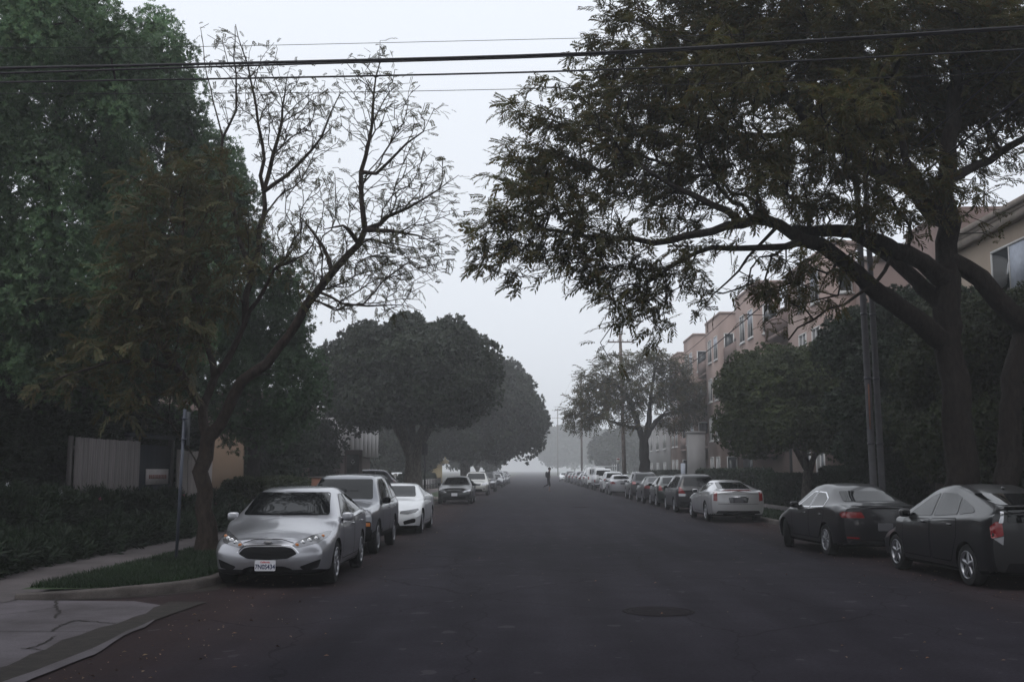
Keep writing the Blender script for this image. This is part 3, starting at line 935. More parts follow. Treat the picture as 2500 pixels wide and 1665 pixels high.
fig('fig_tree', 'second hazier fig tree beyond the round one, leaning out over the road', -6.3, 105, 7.4, (7.6, 6.5, 5.6), 170, (1.0, 1.9), 85, .60, 42, trunk_r=.55, fork=3.0, lean=-.1)
fig('street_tree', 'small hazy tree low beside the far left parked cars', -7.8, 160, 4.6, (4.4, 4, 2.8), 34, (1.1, 1.7), 40, .7, 43, trunk_r=.25, fork=1.6, group='hazy trees far down the street')
fig('street_tree', 'pale rounded tree in the fog at the far right kerb', 21.0, 480, 12.4, (16.5, 12, 8.2), 90, (2.8, 4.6), 12, 1.9, 44, trunk_r=.35, fork=1.8, group='hazy trees far down the street')
fig('street_tree', 'faintest grey tree in the fog behind the far right kerb tree', 34, 640, 14.0, (18, 12, 10), 60, (3.4, 5.2), 8, 2.4, 45, trunk_r=.35, fork=2, group='hazy trees far down the street')
# unseen trees, added overhead and behind the camera to darken the near road
fig('unseen_shade_tree', 'wide unseen tree added over the left corner to shade the road', -10.5, -1.0, 9.6, (7.5, 8.5, 3.0), 90, (1.1, 1.9), 60, .6, 54, trunk_r=.4, fork=4.0, group='unseen trees added to shade the near road')
fig('unseen_shade_tree', 'wide unseen tree added over the right corner to shade the road', 13.0, 1.0, 9.6, (8.0, 9.0, 3.0), 90, (1.1, 1.9), 60, .6, 55, trunk_r=.4, fork=4.0, group='unseen trees added to shade the near road')
fig('unseen_shade_tree', 'wide unseen tree added behind the viewpoint to shade the road', -3.0, -16.0, 9.0, (9.0, 7.0, 4.0), 90, (1.2, 2.0), 60, .6, 56, trunk_r=.4, fork=3.6, group='unseen trees added to shade the near road')
# clipped fig trees in front of the right-hand flats
fig('clipped_tree', 'rounded clipped green tree in front of the pink flats', 11.5, 43.5, 4.45, (3.4, 3.0, 2.2), 85, (.6, 1.0), 620, .19, 46, M['leaf_clip'], .22, 'clipped evergreen trees on the right', fork=1.7, boxy=.7)
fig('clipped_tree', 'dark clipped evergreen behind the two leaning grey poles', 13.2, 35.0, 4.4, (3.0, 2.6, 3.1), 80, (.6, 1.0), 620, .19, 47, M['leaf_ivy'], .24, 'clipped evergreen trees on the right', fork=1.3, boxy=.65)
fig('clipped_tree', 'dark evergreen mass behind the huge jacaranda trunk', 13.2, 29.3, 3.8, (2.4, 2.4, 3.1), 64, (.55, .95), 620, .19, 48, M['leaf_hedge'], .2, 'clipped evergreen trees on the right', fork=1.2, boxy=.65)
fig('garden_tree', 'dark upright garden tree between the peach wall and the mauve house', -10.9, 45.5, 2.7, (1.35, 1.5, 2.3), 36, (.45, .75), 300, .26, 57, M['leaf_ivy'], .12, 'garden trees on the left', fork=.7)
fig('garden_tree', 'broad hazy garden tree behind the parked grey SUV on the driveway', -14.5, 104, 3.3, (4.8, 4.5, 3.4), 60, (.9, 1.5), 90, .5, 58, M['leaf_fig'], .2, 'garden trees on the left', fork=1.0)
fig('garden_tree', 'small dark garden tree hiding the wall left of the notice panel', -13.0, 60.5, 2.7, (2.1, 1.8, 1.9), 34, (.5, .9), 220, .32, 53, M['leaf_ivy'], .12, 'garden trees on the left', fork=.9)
# mid-distance jacaranda on the right kerb
mx_ = 8.95; my = 81.0
S_ = my/FPX
def mj(px, py, dy=0): return at(px, py, my + dy)
limbs = [
    ([(mx_, my, -.05), mj(1574, 1120), mj(1572, 1080)], .42, .36),
    ([mj(1572, 1080), mj(1558, 1040), mj(1545, 1000), mj(1525, 960, -1), mj(1490, 930, -2)], .24, .08),
    ([mj(1574, 1075), mj(1585, 1020), mj(1590, 960), mj(1600, 900)], .24, .08),
    ([mj(1576, 1070), mj(1610, 1020, 1), mj(1650, 1005, 2), mj(1690, 985, 2)], .2, .08),
    ([mj(1560, 1045), mj(1510, 1035, -1), mj(1450, 1010, -2)], .14, .05),
]
bl = blobs3([(1420, 990, 38, 80), (1450, 940, 45, 80), (1490, 905, 45, 80), (1540, 900, 40, 81), (1590, 890, 42, 81), (1640, 900, 40, 82), (1500, 960, 45, 79), (1560, 955, 45, 80), (1620, 955, 45, 82), (1670, 945, 42, 83), (1480, 1010, 38, 79), (1690, 1000, 40, 83), (1640, 1020, 36, 82), (1545, 1005, 35, 79), (1400, 1020, 28, 79), (1720, 960, 40, 84), (1440, 1030, 30, 79)], 1.6)
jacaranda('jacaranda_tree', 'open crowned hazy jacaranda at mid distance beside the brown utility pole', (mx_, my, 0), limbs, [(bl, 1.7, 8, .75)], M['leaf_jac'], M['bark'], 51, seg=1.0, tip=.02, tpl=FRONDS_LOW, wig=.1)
# tree further back, right side, behind the white cars
fig('street_tree', 'grey green bushy tree behind the far white van', 21.5, 235, 5.6, (6.6, 6, 4.6), 56, (1.6, 2.6), 30, 1.0, 52, M['leaf_fig'], .25, 'hazy trees far down the street', fork=1.2)
# palm tuft
# ---------------------------------------------------------------- hedges, shrubs, ground cover
def leafy(name, label, cat, loc, boxes, per, size, mat, seed, group=None, tpl=None, kind=None, flowers=None, up=.5, loose=0.0):
    """boxes (x0,y0,z0,x1,y1,z1): leaves over the faces and a thin depth of each block, a clipped or loose mass"""
    g = np.random.default_rng(seed)
    off = np.array(loc, float)
    C, D = [], []
    for x0, y0, z0, x1, y1, z1 in boxes:
        a = np.array([x0, y0, z0]); b = np.array([x1, y1, z1]); s = b-a
        areas = np.array([s[1]*s[2], s[1]*s[2], s[0]*s[2], s[0]*s[1]])
        n = max(20, int(per*areas.sum()))
        fc = g.choice(4, n, p=areas/areas.sum())
        p = a + g.random((n, 3))*s
        dpt = np.abs(g.normal(0, .07, n))
        nrm = np.zeros((n, 3))
        for f, ax, v, sg in ((0, 0, x0, -1), (1, 0, x1, 1), (2, 1, y0, -1), (3, 2, z1, 1)):
            m = fc == f
            p[m, ax] = v - sg*dpt[m]; nrm[m, ax] = sg
        p += .05*np.sin(p[:, [1, 2, 0]]*5.0) + .04*np.sin(p[:, [2, 0, 1]]*11)
        if loose: p += g.normal(0, loose, p.shape)*np.array([1, 1, .7]); p[:, 2] *= .72 + .5*np.sin(p[:, 1]*2.3+p[:, 0]*1.7)**2
        C.append(p); D.append(norm(nrm + np.array([0, 0, up]) + g.normal(0, .5, (n, 3))))
    C = np.concatenate(C); D = np.concatenate(D)
    V, F = leaves(tpl or OVALS, C-off, D, size*(.7+.6*g.random(len(C))), g)
    root = thing(name, loc, label, cat, group) if kind is None else None
    if root is None:
        o = link(name, mesh_arrays(name, V+off, [F]), mat); tag(o, label, cat, None, kind); return o
    add_crown('foliage', V, F, mat, root)
    for k in range(6):
        st = MB()
        x0, y0, z0, x1, y1, z1 = boxes[k % len(boxes)]
        q = np.array([g.uniform(x0+.1, x1-.1), g.uniform(y0+.1, y1-.1), 0])
        st.tube([q+np.array([0, 0, .05])-off, q+np.array([0, 0, max(.2, z1*.8)])-off], [.025, .012], 5)
        st.build('stem', M['bark'], root)
    return root
leafy('hedge', 'tall clipped hedge behind the silver wedge shaped coupe', 'hedge', (11.9, 36, 0), [(11.6, 33.5, .1, 12.6, 42, 1.75), (11.7, 42, .1, 12.9, 54, 1.45)], 330, .16, M['leaf_ivy'], 61, 'hedges')
leafy('hedge', 'long hedge in front of the pink flats further back', 'hedge', (12, 62, 0), [(11.8, 56, .1, 13.0, 78, 1.6), (11.8, 80, .1, 13, 104, 1.5)], 120, .26, M['leaf_ivy'], 62, 'hedges')
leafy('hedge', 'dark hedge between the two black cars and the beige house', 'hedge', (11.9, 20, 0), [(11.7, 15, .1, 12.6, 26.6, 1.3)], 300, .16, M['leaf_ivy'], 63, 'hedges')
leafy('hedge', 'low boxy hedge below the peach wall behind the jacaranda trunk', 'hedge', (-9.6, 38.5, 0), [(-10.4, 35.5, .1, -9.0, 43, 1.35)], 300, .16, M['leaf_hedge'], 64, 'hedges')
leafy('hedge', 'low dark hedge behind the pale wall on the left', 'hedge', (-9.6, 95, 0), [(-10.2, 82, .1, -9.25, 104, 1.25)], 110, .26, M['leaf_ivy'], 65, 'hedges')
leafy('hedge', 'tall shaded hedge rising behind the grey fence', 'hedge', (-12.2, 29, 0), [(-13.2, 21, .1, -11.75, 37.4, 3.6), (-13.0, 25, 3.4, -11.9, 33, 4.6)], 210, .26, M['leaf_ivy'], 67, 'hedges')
M['petal_pink'] = leaf_mat('pink_petal', [(.42, .13, .20), (.50, .20, .26), (.36, .10, .17)], .3, 2)
M['petal_white'] = leaf_mat('white_petal', [(.50, .52, .55), (.6, .6, .62)], .3, 2)
def bush(label, x, y, r, h, seed, petals=None, nfl=40, mat=None, group='flowering shrubs along the fence'):
    g = np.random.default_rng(seed)
    cl = [(np.array([x+g.uniform(-.6, .6)*r, y+g.uniform(-.6, .6)*r, h*g.uniform(.35, .75)]), np.array([r*.55, r*.55, h*.32])) for _ in range(9)]
    root = thing('shrub', (x, y, .1), label, 'shrub', group)
    off = np.array([x, y, .1])
    C, D = [], []
    for c, q in cl:
        n = 130
        d = norm(g.normal(size=(n, 3)) + np.array([0, 0, .3])); C.append(c + d*(.5+.5*g.random(n)[:, None])*q); D.append(norm(d+np.array([0, 0, .5])+g.normal(0, .4, (n, 3))))
    C = np.concatenate(C); D = np.concatenate(D)
    V, F = leaves(TUFTS, C-off, D, .24*(.7+.6*g.random(len(C))), g)
    add_crown('foliage', V, F, mat or M['leaf_ivy'], root)
    for c, q in cl[:5]:
        st = MB(); st.tube([(0, 0, -.05), tuple((c-off)*np.array([.5, .5, .6])), tuple(c-off)], [.025, .018, .008], 5)
        st.build('stem', M['bark'], root)
    if petals:
        n = nfl
        k = g.integers(0, len(cl), n)
        cc = np.array([cl[i][0] for i in k]); qq = np.array([cl[i][1] for i in k])
        d = norm(g.normal(size=(n, 3)) + np.array([.5, -.6, .5]))
        C = np.repeat(cc + d*qq*1.05, 3, 0) + g.normal(0, .03, (3*n, 3)); D = np.repeat(d, 3, 0) + g.normal(0, .4, (3*n, 3))
        for q in range(n):
            V, F = leaves(OVALS, C[3*q:3*q+1]-off, D[3*q:3*q+1], np.full(1, .11), g)
            add_crown('flower', V, F, petals, root)
    return root
bush('leafy shrub with pink flowers under the estate sign on the gate', -10.2, 30.4, .8, 1.1, 71, M['petal_pink'], 16)
bush('shrub with a few pink flowers beside the sign post', -9.9, 32.8, .75, 1.0, 72, M['petal_pink'], 12)
bush('dark shrub with scattered pink flowers at the left end of the fence', -10.3, 24.6, .8, 1.25, 73, M['petal_pink'], 10)
bush('plain dark spiky shrub in front of the long fence panel', -10.2, 27.4, .7, 1.1, 74)
bush('white flowering shrub at the left edge of the picture', -9.9, 20.4, .8, 1.3, 75, M['petal_white'], 26)
bush('plain dark shrub between the fence and the white flowers', -10.2, 22.4, .8, 1.25, 76)
bush('low shrub at the foot of the second fence panel', -9.9, 35.0, .6, .85, 77, None, 0, M['leaf_hedge'])
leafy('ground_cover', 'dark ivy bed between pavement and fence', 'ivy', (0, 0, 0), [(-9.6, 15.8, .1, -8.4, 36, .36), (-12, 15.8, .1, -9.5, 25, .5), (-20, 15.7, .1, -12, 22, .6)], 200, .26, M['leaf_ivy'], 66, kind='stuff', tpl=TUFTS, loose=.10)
# grass blades on the parkways
def grass(name, area, n, seed, h=.075):
    g = np.random.default_rng(seed)
    P = []
    while sum(len(p) for p in P) < n:
        x0, y0, x1, y1, fn = area
        q = np.c_[g.uniform(x0, x1, n), y0 + (y1-y0)*g.random(n)**1.5]
        P.append(q[fn(q)])
    P = np.concatenate(P)[:n]
    a = g.random(n)*6.28; hh = h*(.5+g.random(n)); w = .006 + .004*g.random(n)
    w *= np.minimum(1 + (P[:, 1]-14)/12, 2.0)
    dx, dy = np.cos(a), np.sin(a); ln = g.normal(0, .45, (n, 2))*hh[:, None]
    b = np.c_[P, np.full(n, .124)]
    V = np.stack([b + np.c_[dx*w, dy*w, np.zeros(n)], b - np.c_[dx*w, dy*w, np.zeros(n)], b + np.c_[ln, hh]], 1).reshape(-1, 3)
    o = link(name, mesh_arrays(name, V, [np.arange(3*n).reshape(-1, 3)]), M['leaf_grass'])
    return tag(o, kind='stuff')
M['leaf_grass'] = leaf_mat('grass_blade', [(.012, .030, .011), (.018, .040, .014), (.026, .042, .017), (.010, .024, .010)], .25, 1.0)
_lp = np.array([(x, y) for x, y in left_path if y < 60][::-1])
def lin(q):
    # inside the left kerb line
    kx = np.where(q[:, 1] > 17.2, LK, -6.68 + 1.9*np.sqrt(np.clip(1-((16.6-np.minimum(q[:, 1], 16.6))/2.15)**2, 0, 1)))
    return (q[:, 0] < kx - .17) & (q[:, 1] > 14.75)
grass('grass', (-6.96, 14.5, -4.7, 34, lin), 42000, 81)
grass('grass', (8.2, 20, 10.2, 60, lambda q: (q[:, 0] > np.interp(q[:, 1], [20, 27, 33, 60], [8.75, 8.4, 8.25, 8.25])) & ~((q[:, 1] > 27.4) & (q[:, 1] < 31.6))), 16000, 82)
# fallen leaves in the gutters and on the road
g = np.random.default_rng(90)
n = 1300
side = g.random(n) < .5
yy = 9 + 55*g.random(n)**1.6
xx = np.where(side, LK + .1 + np.abs(g.normal(0, 1.0, n)), 7.9 - np.abs(g.normal(0, 1.1, n)))
far = g.random(n) < .12
xx = np.where(far, g.uniform(-4, 7.5, n), xx)
ok_ = ~((yy < 14.5) & (xx < -4.1))
xx, yy = xx[ok_], yy[ok_]; n = len(xx)
a = g.random(n)*6.28; l = .010 + .020*g.random(n); w = l*.4
dx, dy = np.cos(a), np.sin(a)
z = .012 + .012*g.random(n)
V = np.stack([np.c_[xx-dx*l, yy-dy*l, np.full(n, .006)], np.c_[xx-dy*w, yy+dx*w, z], np.c_[xx+dx*l, yy+dy*l, np.full(n, .010)], np.c_[xx+dy*w, yy-dx*w, z*.7]], 1).reshape(-1, 3)
M['litter'] = leaf_mat('dry_leaf', [(.16, .07, .035), (.20, .11, .05), (.09, .05, .03), (.24, .17, .08)], 0, 3)
tag(link('fallen_leaves', mesh_arrays('fallen_leaves', V, [np.arange(4*n).reshape(-1, 4)]), M['litter']), kind='stuff')
# ================================================================== VEHICLES
M['glass'] = flat_mat('car_glass', (.006, .007, .008), .03, 0, .4)
M['glass'].node_tree.nodes['Principled BSDF'].inputs['IOR'].default_value = 1.5
M['black'] = flat_mat('black_plastic', (.007, .007, .008), .6, 0, .12)
M['trim'] = flat_mat('gloss_black_trim', (.012, .012, .013), .2)
M['tyre'] = rough_mat('tyre_rubber', (.016, .016, .017), .3, 12, .85, .2, 60)
M['rim'] = flat_mat('alloy_rim', (.30, .30, .32), .32, .9)
M['rim_dark'] = flat_mat('dark_alloy_rim', (.10, .10, .11), .35, .8)
M['chrome'] = flat_mat('chrome', (.75, .75, .77), .12, 1.0)
M['red_lens'] = flat_mat('red_lens', (.20, .010, .012), .18, 0, .6, 1)
M['clear_lens'] = flat_mat('clear_lens', (.42, .42, .44), .15, .55, .7, 1)
M['lamp_dark'] = flat_mat('dark_lamp_housing', (.05, .05, .055), .2, .3, .6, 1)
M['lamp_mid'] = flat_mat('headlamp_housing', (.16, .16, .17), .18, .5, .6, 1)
M['amber'] = flat_mat('amber_lens', (.50, .15, .02), .2, 0, .6, 1)
M['plate'] = flat_mat('number_plate', (.62, .62, .66), .45)
M['plate_shaded'] = flat_mat('number_plate_shaded', (.09, .09, .10), .5)  # rear plates: shade painted in as a darker plate colour
M['plate_text'] = flat_mat('plate_blue', (.02, .025, .08), .5)
M['plate_red'] = flat_mat('plate_red', (.55, .04, .05), .5)
P_ = {}
P_['silver'] = paint_mat('paint_silver', (.40, .40, .43), .75, .33)
P_['bright'] = paint_mat('paint_bright_silver', (.56, .56, .58), .6, .33)
P_['pewter'] = paint_mat('paint_pewter', (.20, .205, .23), .7, .35)
P_['white'] = paint_mat('paint_white', (.74, .75, .77), 0, .4)
P_['black'] = paint_mat('paint_black', (.006, .006, .0075), 0, .3, .45, .04)
P_['charcoal'] = paint_mat('paint_charcoal', (.013, .0125, .016), .25, .3, .55, .06)
P_['darkgrey'] = paint_mat('paint_dark_grey', (.030, .029, .035), .4, .33, .7)
P_['green'] = paint_mat('paint_dark_green', (.018, .026, .024), .3, .33)
P_['champagne'] = paint_mat('paint_champagne', (.48, .47, .44), .6, .35)
P_['grey'] = paint_mat('paint_grey', (.16, .155, .18), .5, .35)

def pchip(y, sub):
    """monotone interpolation along axis 0 with sub steps per interval"""
    y = np.asarray(y, float); n = len(y)
    d = y[1:] - y[:-1]
    m = np.zeros_like(y)
    a, b = d[:-1], d[1:]
    with np.errstate(divide='ignore', invalid='ignore'):
        h = np.where(a*b > 0, 2*a*b/(a+b), 0)
    m[1:-1] = h
    m[0] = d[0]; m[-1] = d[-1]
    out = []
    for i in range(n-1):
        for j in range(sub):
            t = j/sub
            h00 = 2*t**3-3*t**2+1; h10 = t**3-2*t**2+t; h01 = -2*t**3+3*t**2; h11 = t**3-t**2
            out.append(h00*y[i] + h10*m[i] + h01*y[i+1] + h11*m[i+1])
    out.append(y[-1])
    return np.array(out)
def rsec(P, sub=4):
    """rounded curve through the section points (Catmull-Rom, softened)"""
    P = np.asarray(P)
    Q = np.concatenate([2*P[:1]-P[1:2], P, 2*P[-1:]-P[-2:-1]])
    out = []
    for i in range(1, len(Q)-2):
        ten = .38
        m0 = (Q[i+1]-Q[i-1])*ten; m1 = (Q[i+2]-Q[i])*ten
        # keep tangents no longer than the segment
        for j in range(sub):
            t = j/sub
            h00 = 2*t**3-3*t**2+1; h10 = t**3-2*t**2+t; h01 = -2*t**3+3*t**2; h11 = t**3-t**2
            out.append(h00*Q[i] + h10*m0 + h01*Q[i+1] + h11*m1)
    out.append(Q[-2])
    return np.array(out)

class Body:
    def __init__(s, sp):
        s.sp = sp
        L, W, H = sp['L'], sp['W'], sp['H']
        hw = W/2
        zb = sp.get('zb', .22)
        zn, zc, zd, zt = sp['z_nose'], sp['z_cowl'], sp['z_deck'], sp['z_tail']
        sc, r0, r1, d0 = sp['s_cowl'], sp['s_roof0'], sp['s_roof1'], sp['s_deck0']
        wr = sp.get('w_roof', .60)*hw
        b0, b1 = sp.get('belt0', zc-.06), sp.get('belt1', zd-.04)
        sf = sp['sf']
        nw = sp.get('nose_w', .86); tw = sp.get('tail_w', .88)
        hood = lambda t: zn + (zc-zn)*(1-(1-t)**1.6)
        st = []   # s_low, s_belt, s_up, w, zb, zmid, z_sh, wb, zt, wt, drop
        A = lambda *a: st.append(a)
        A(.17, .17, .17, nw*hw, zb+.02, .46, zn-sp.get('nose_sh', .10), nw*.90*hw, zn, sp.get('nose_wt', .55)*hw, .03)
        A(.42, .40, .38, .965*hw, zb, .50, zn-.03, .88*hw, hood(.22), sp.get('hood_wt', .62)*hw, .035)
        A(sf+.05, sf, sf, hw, zb, .54, hood(.55)-.075, .90*hw, hood(.58), sp.get('hood_wt', .66)*hw, .04)
        A(sc+.02, sc-.02, sc, hw, zb, .56, b0, .93*hw, zc, .70*hw, .03)
        A(sc+.32, sc+.26, r0, hw, zb, .57, b0+.005, .935*hw, H-.035, wr*.97, .065)
        A((r0+r1)/2, (r0+r1)/2, (r0+r1)/2, hw*1.005, zb, .57, (b0+b1)/2+.005, .94*hw, H, wr, .065)
        A(max(r1, d0-.62) if d0-r1 > .5 else r1+.02, max(r1+.1, d0-.5) if d0-r1 > .5 else r1+.05, r1, hw, zb, .57, b1, .935*hw, H-sp.get('roof_fall', .05), wr*.96, .06)
        A(min(d0-.02, L-.30), min(d0, L-.20), d0, sp.get('hip_w', .985)*hw, zb+.02, .58, b1+.0, .91*hw, zd, sp.get('deck_w', .66)*hw, .03)
        if L - d0 > .35:
            A(L-.28, L-.27, L-.26, .955*hw, zb+.05, .58, zt-.05, .86*hw, zt+.3*(zd-zt)*0, .62*hw, .025)
        A(L-.09, L-.09, L-.08 if L-d0 > .2 else L-.05, tw*hw, zb+.08, .58, min(zt, zd)-.06, tw*.93*hw, min(zt, zd)-.012, .60*hw, .02)
        rings = []
        for (sl, sb, su, w, z0, zm, zs, wb, z1, wt, dr) in st:
            ze = z1 - dr
            rings.append([(0, sl, z0), (.80*w, sl, z0), (.955*w, sl, z0+.07), (w, sl, zm), (w*.992, sl, zs-.10 if zs-.10 > zm else (zs+zm)/2),
                          (wb, sb, zs), (wt, su, ze), (wt*.62, su, z1-dr*.22), (0, su, z1)])
        G = np.array(rings)                                   # (nst, 9, 3): x, s, z
        G = pchip(G, 6)
        G = np.transpose(rsec(np.transpose(G, (1, 0, 2)), 4), (1, 0, 2))
        s.G = G
        nr, ns = G.shape[:2]
        V = G.reshape(-1, 3)
        Vl = V*np.array([-1, 1, 1])
        idx = lambda r, k, side: side*nr*ns + r*ns + k
        F = []
        for r in range(nr-1):
            for k in range(ns-1):
                F.append((idx(r, k, 0), idx(r, k+1, 0), idx(r+1, k+1, 0), idx(r+1, k, 0)))
                F.append((idx(r, k, 1), idx(r+1, k, 1), idx(r+1, k+1, 1), idx(r, k+1, 1)))
        allV = [V, Vl]; n0 = 2*nr*ns
        nu = 14
        for end, bow, sg in ((0, sp.get('bow', .17), -1), (nr-1, sp.get('tbow', .09), 1)):
            ring = G[end]
            zlo, zhi = ring[:, 2].min(), ring[:, 2].max()
            cap = np.zeros((ns, nu+1, 3))
            for j in range(nu+1):
                u = -1 + 2*j/nu
                h = (ring[:, 2]-zlo)/(zhi-zlo)
                prof = .70 + .30*np.sin(np.pi*np.clip(h*1.15, 0, 1)) if sg < 0 else .8 + .2*np.sin(np.pi*h)
                cap[:, j, 0] = ring[:, 0]*u
                cap[:, j, 1] = ring[:, 1] + sg*bow*(1-abs(u)**2.4)*prof
                cap[:, j, 2] = ring[:, 2]
            # lip points on the top rise toward the middle as the ring does
            for k in range(ns):
                cap[k, :, 1] = cap[k, :, 1]
            allV.append(cap.reshape(-1, 3))
            for k in range(ns-1):
                for j in range(nu):
                    a = n0 + k*(nu+1) + j
                    q = (a, a+1, a+nu+2, a+nu+1)
                    F.append(q if sg < 0 else q[::-1])
            n0 += ns*(nu+1)
        V = np.concatenate(allV)
        V = V[:, [0, 1, 2]]
        V[:, 1] -= L/2
        bm = bmesh.new()
        vs = [bm.verts.new(p) for p in V]
        for f in F:
            q = []
            for i in f:
                if not q or vs[i] is not q[-1]: q.append(vs[i])
            try: bm.faces.new(q)
            except ValueError: pass
        bmesh.ops.remove_doubles(bm, verts=bm.verts, dist=.0008)
        bmesh.ops.dissolve_degenerate(bm, dist=.0005, edges=bm.edges)
        bmesh.ops.recalc_face_normals(bm, faces=bm.faces)
        if bm.calc_volume(signed=True) < 0: bmesh.ops.reverse_faces(bm, faces=bm.faces)
        bm.normal_update()
        s.bm = bm
        s.bvh = BVHTree.FromBMesh(bm)
    def cast(s, view, u, v):
        L = s.sp['L']
        o, d = {'front': ((u, -L, v), (0, 1, 0)), 'rear': ((u, L, v), (0, -1, 0)), 'right': ((4, u, v), (-1, 0, 0)), 'left': ((-4, u, v), (1, 0, 0)), 'top': ((u, v, 5), (0, 0, -1))}[view]
        h = s.bvh.ray_cast(Vector(o), Vector(d))
        if h[0] is None:
            # slide to the nearest point of the body
            q = Vector(o) + Vector(d)*(L/2 if view in ('front', 'rear') else 3.2 if view != 'top' else 3.6)
            h = s.bvh.find_nearest(q)
        return h[0], h[1]
    def mesh(s, name, mats):
        me = bpy.data.meshes.new(name)
        s.bm.to_mesh(me)
        for p in me.polygons: p.use_smooth = True
        return me

def round_poly(P, r=.05, n=4):
    P = [np.array(p, float) for p in P]; out = []
    k = len(P)
    for i in range(k):
        a, b, c = P[i-1], P[i], P[(i+1) % k]
        la, lc = np.linalg.norm(a-b), np.linalg.norm(c-b)
        q = min(r, la*.45, lc*.45)
        p0 = b + (a-b)/la*q; p1 = b + (c-b)/lc*q
        for j in range(n+1):
            t = j/n
            out.append((1-t)**2*p0 + 2*t*(1-t)*b + t*t*p1)
    return out
def patch(body, name, poly, view, mats, parent, off=.004, rnd=.03, step=.05, seam=0.0, mb=None, mi=0, build=True):
    """a panel cut to a 2D outline and laid on the body surface"""
    P = round_poly(poly, rnd) if rnd else [np.array(p, float) for p in poly]
    B = []
    for a, b in zip(P, P[1:]+P[:1]):
        n = max(1, int(np.linalg.norm(b-a)/step))
        for j in range(n): B.append(a + (b-a)*j/n)
    B = np.array(B)
    lo, hi = B.min(0), B.max(0)
    pts = [tuple(p) for p in B]; nb = len(pts)
    for x in np.arange(lo[0]+step/2, hi[0], step):
        for y in np.arange(lo[1]+step/2, hi[1], step):
            if in_poly(x, y, B) and np.min(np.linalg.norm(B-np.array([x, y]), axis=1)) > step*.4: pts.append((x, y))
    V, E, F, *_ = delaunay_2d_cdt([Vector(p) for p in pts], [], [list(range(nb))], 1, 1e-5)
    co = []
    for p in V:
        h, n = body.cast(view, p.x, p.y)
        co.append(h + n*off)
    if mb is None: mb = MB()
    tri = np.array([f for f in F if len(f) == 3])
    mb.add(co, [tri], mi)
    if seam:
        cen = B.mean(0); k = nb
        t = np.roll(B, -1, 0) - np.roll(B, 1, 0); t /= np.linalg.norm(t, axis=1)[:, None] + 1e-9
        nn = np.stack([t[:, 1], -t[:, 0]], 1)
        if np.mean(np.sum(nn*(B-cen), 1)) < 0: nn = -nn
        rows = []
        for sgn, o2 in ((.5, .0015), (-.5, off+.0015)):
            q = B + nn*seam*sgn
            rows.append([])
            for p in q:
                h, n = body.cast(view, p[0], p[1]); rows[-1].append(h + n*max(o2, off+.001))
        V2 = rows[0] + rows[1]; i = np.arange(k); j = (i+1) % k
        mb.add(V2, np.stack([i, j, j+k, i+k], 1), mi+1)
    if not build: return mb
    return mb.build(name, mats, parent, smooth=True)
def stripe(body, name, line, view, w, mats, parent, off=.006):
    mb = MB(); q = catmull([(p[0], p[1], 0) for p in line], .04)[:, :2]
    t = np.gradient(q, axis=0); t /= np.linalg.norm(t, axis=1)[:, None]; n = np.stack([-t[:, 1], t[:, 0]], 1)
    V = []
    for sg in (.5, -.5):
        for p in q + n*w*sg:
            h, nn = body.cast(view, p[0], p[1]); V.append(h + nn*off)
    k = len(q); i = np.arange(k-1)
    mb.add(V, np.stack([i, i+1, i+1+k, i+k], 1))
    return mb.build(name, mats, parent)

def wheel(parent, x, y, r, side, rim=None, spokes=5, w=.20, turn=0.0, hub=.62, sw=.07):
    mb = MB(); hw_ = w/2
    mb.lathe([(-hw_, r*hub), (-hw_, r*.80), (-hw_*.9, r*.95), (-hw_*.55, r), (hw_*.55, r), (hw_*.9, r*.95), (hw_, r*.82), (hw_*.92, r*(hub+.02)), (hw_*.55, r*hub), (hw_*.5, r*.1)], 32, 'x')
    o = mb.build('wheel', M['tyre'], parent, smooth=True, sharp=50)
    o.location = (x, y, r)
    o.rotation_euler = (0, 0, (0 if side > 0 else math.pi) + turn)
    m2 = MB(); rr = r*hub
    m2.lathe([(hw_*.70, rr*1.0), (hw_*.98, rr*1.03), (hw_*1.0, rr*.98), (hw_*.86, rr*.93), (hw_*.45, rr*.90)], 32, 'x')
    m2.lathe([(hw_*.86, .001), (hw_*.86, rr*.14), (hw_*.70, rr*.2)], 16, 'x')
    for k in range(spokes):
        a = 2*math.pi*k/spokes
        mt = Matrix.Rotation(a, 4, 'X')
        v = [(hw_*.62, -sw*.45, rr*.12), (hw_*.62, sw*.45, rr*.12), (hw_*.84, -sw*.5, rr*.12), (hw_*.84, sw*.5, rr*.12),
             (hw_*.55, -sw*.32, rr*.94), (hw_*.55, sw*.32, rr*.94), (hw_*.86, -sw*.30, rr*.94), (hw_*.86, sw*.30, rr*.94)]
        v = [mt @ Vector(p) for p in v]
        m2.add(v, np.array([(2, 3, 7, 6), (0, 2, 6, 4), (3, 1, 5, 7)]))
    ro = m2.build('rim', rim or M['rim'], o, smooth=False)
    return o
def text_mesh(s, size, mat, name, parent, loc, rot, bold=0.0, sx=1.0):
    c = bpy.data.curves.new(name, 'FONT')
    c.body = s; c.size = size; c.align_x = 'CENTER'; c.align_y = 'CENTER'; c.extrude = .0012; c.offset = bold
    t = bpy.data.objects.new('tmp_text', c); COL.objects.link(t)
    me = bpy.data.meshes.new_from_object(t.evaluated_get(bpy.context.evaluated_depsgraph_get()))
    bpy.data.objects.remove(t)
    o = link(name, me, mat, parent)
    me.materials.clear(); me.materials.append(mat)
    o.location = loc; o.rotation_euler = rot; o.scale = (sx, 1, 1)
    return o
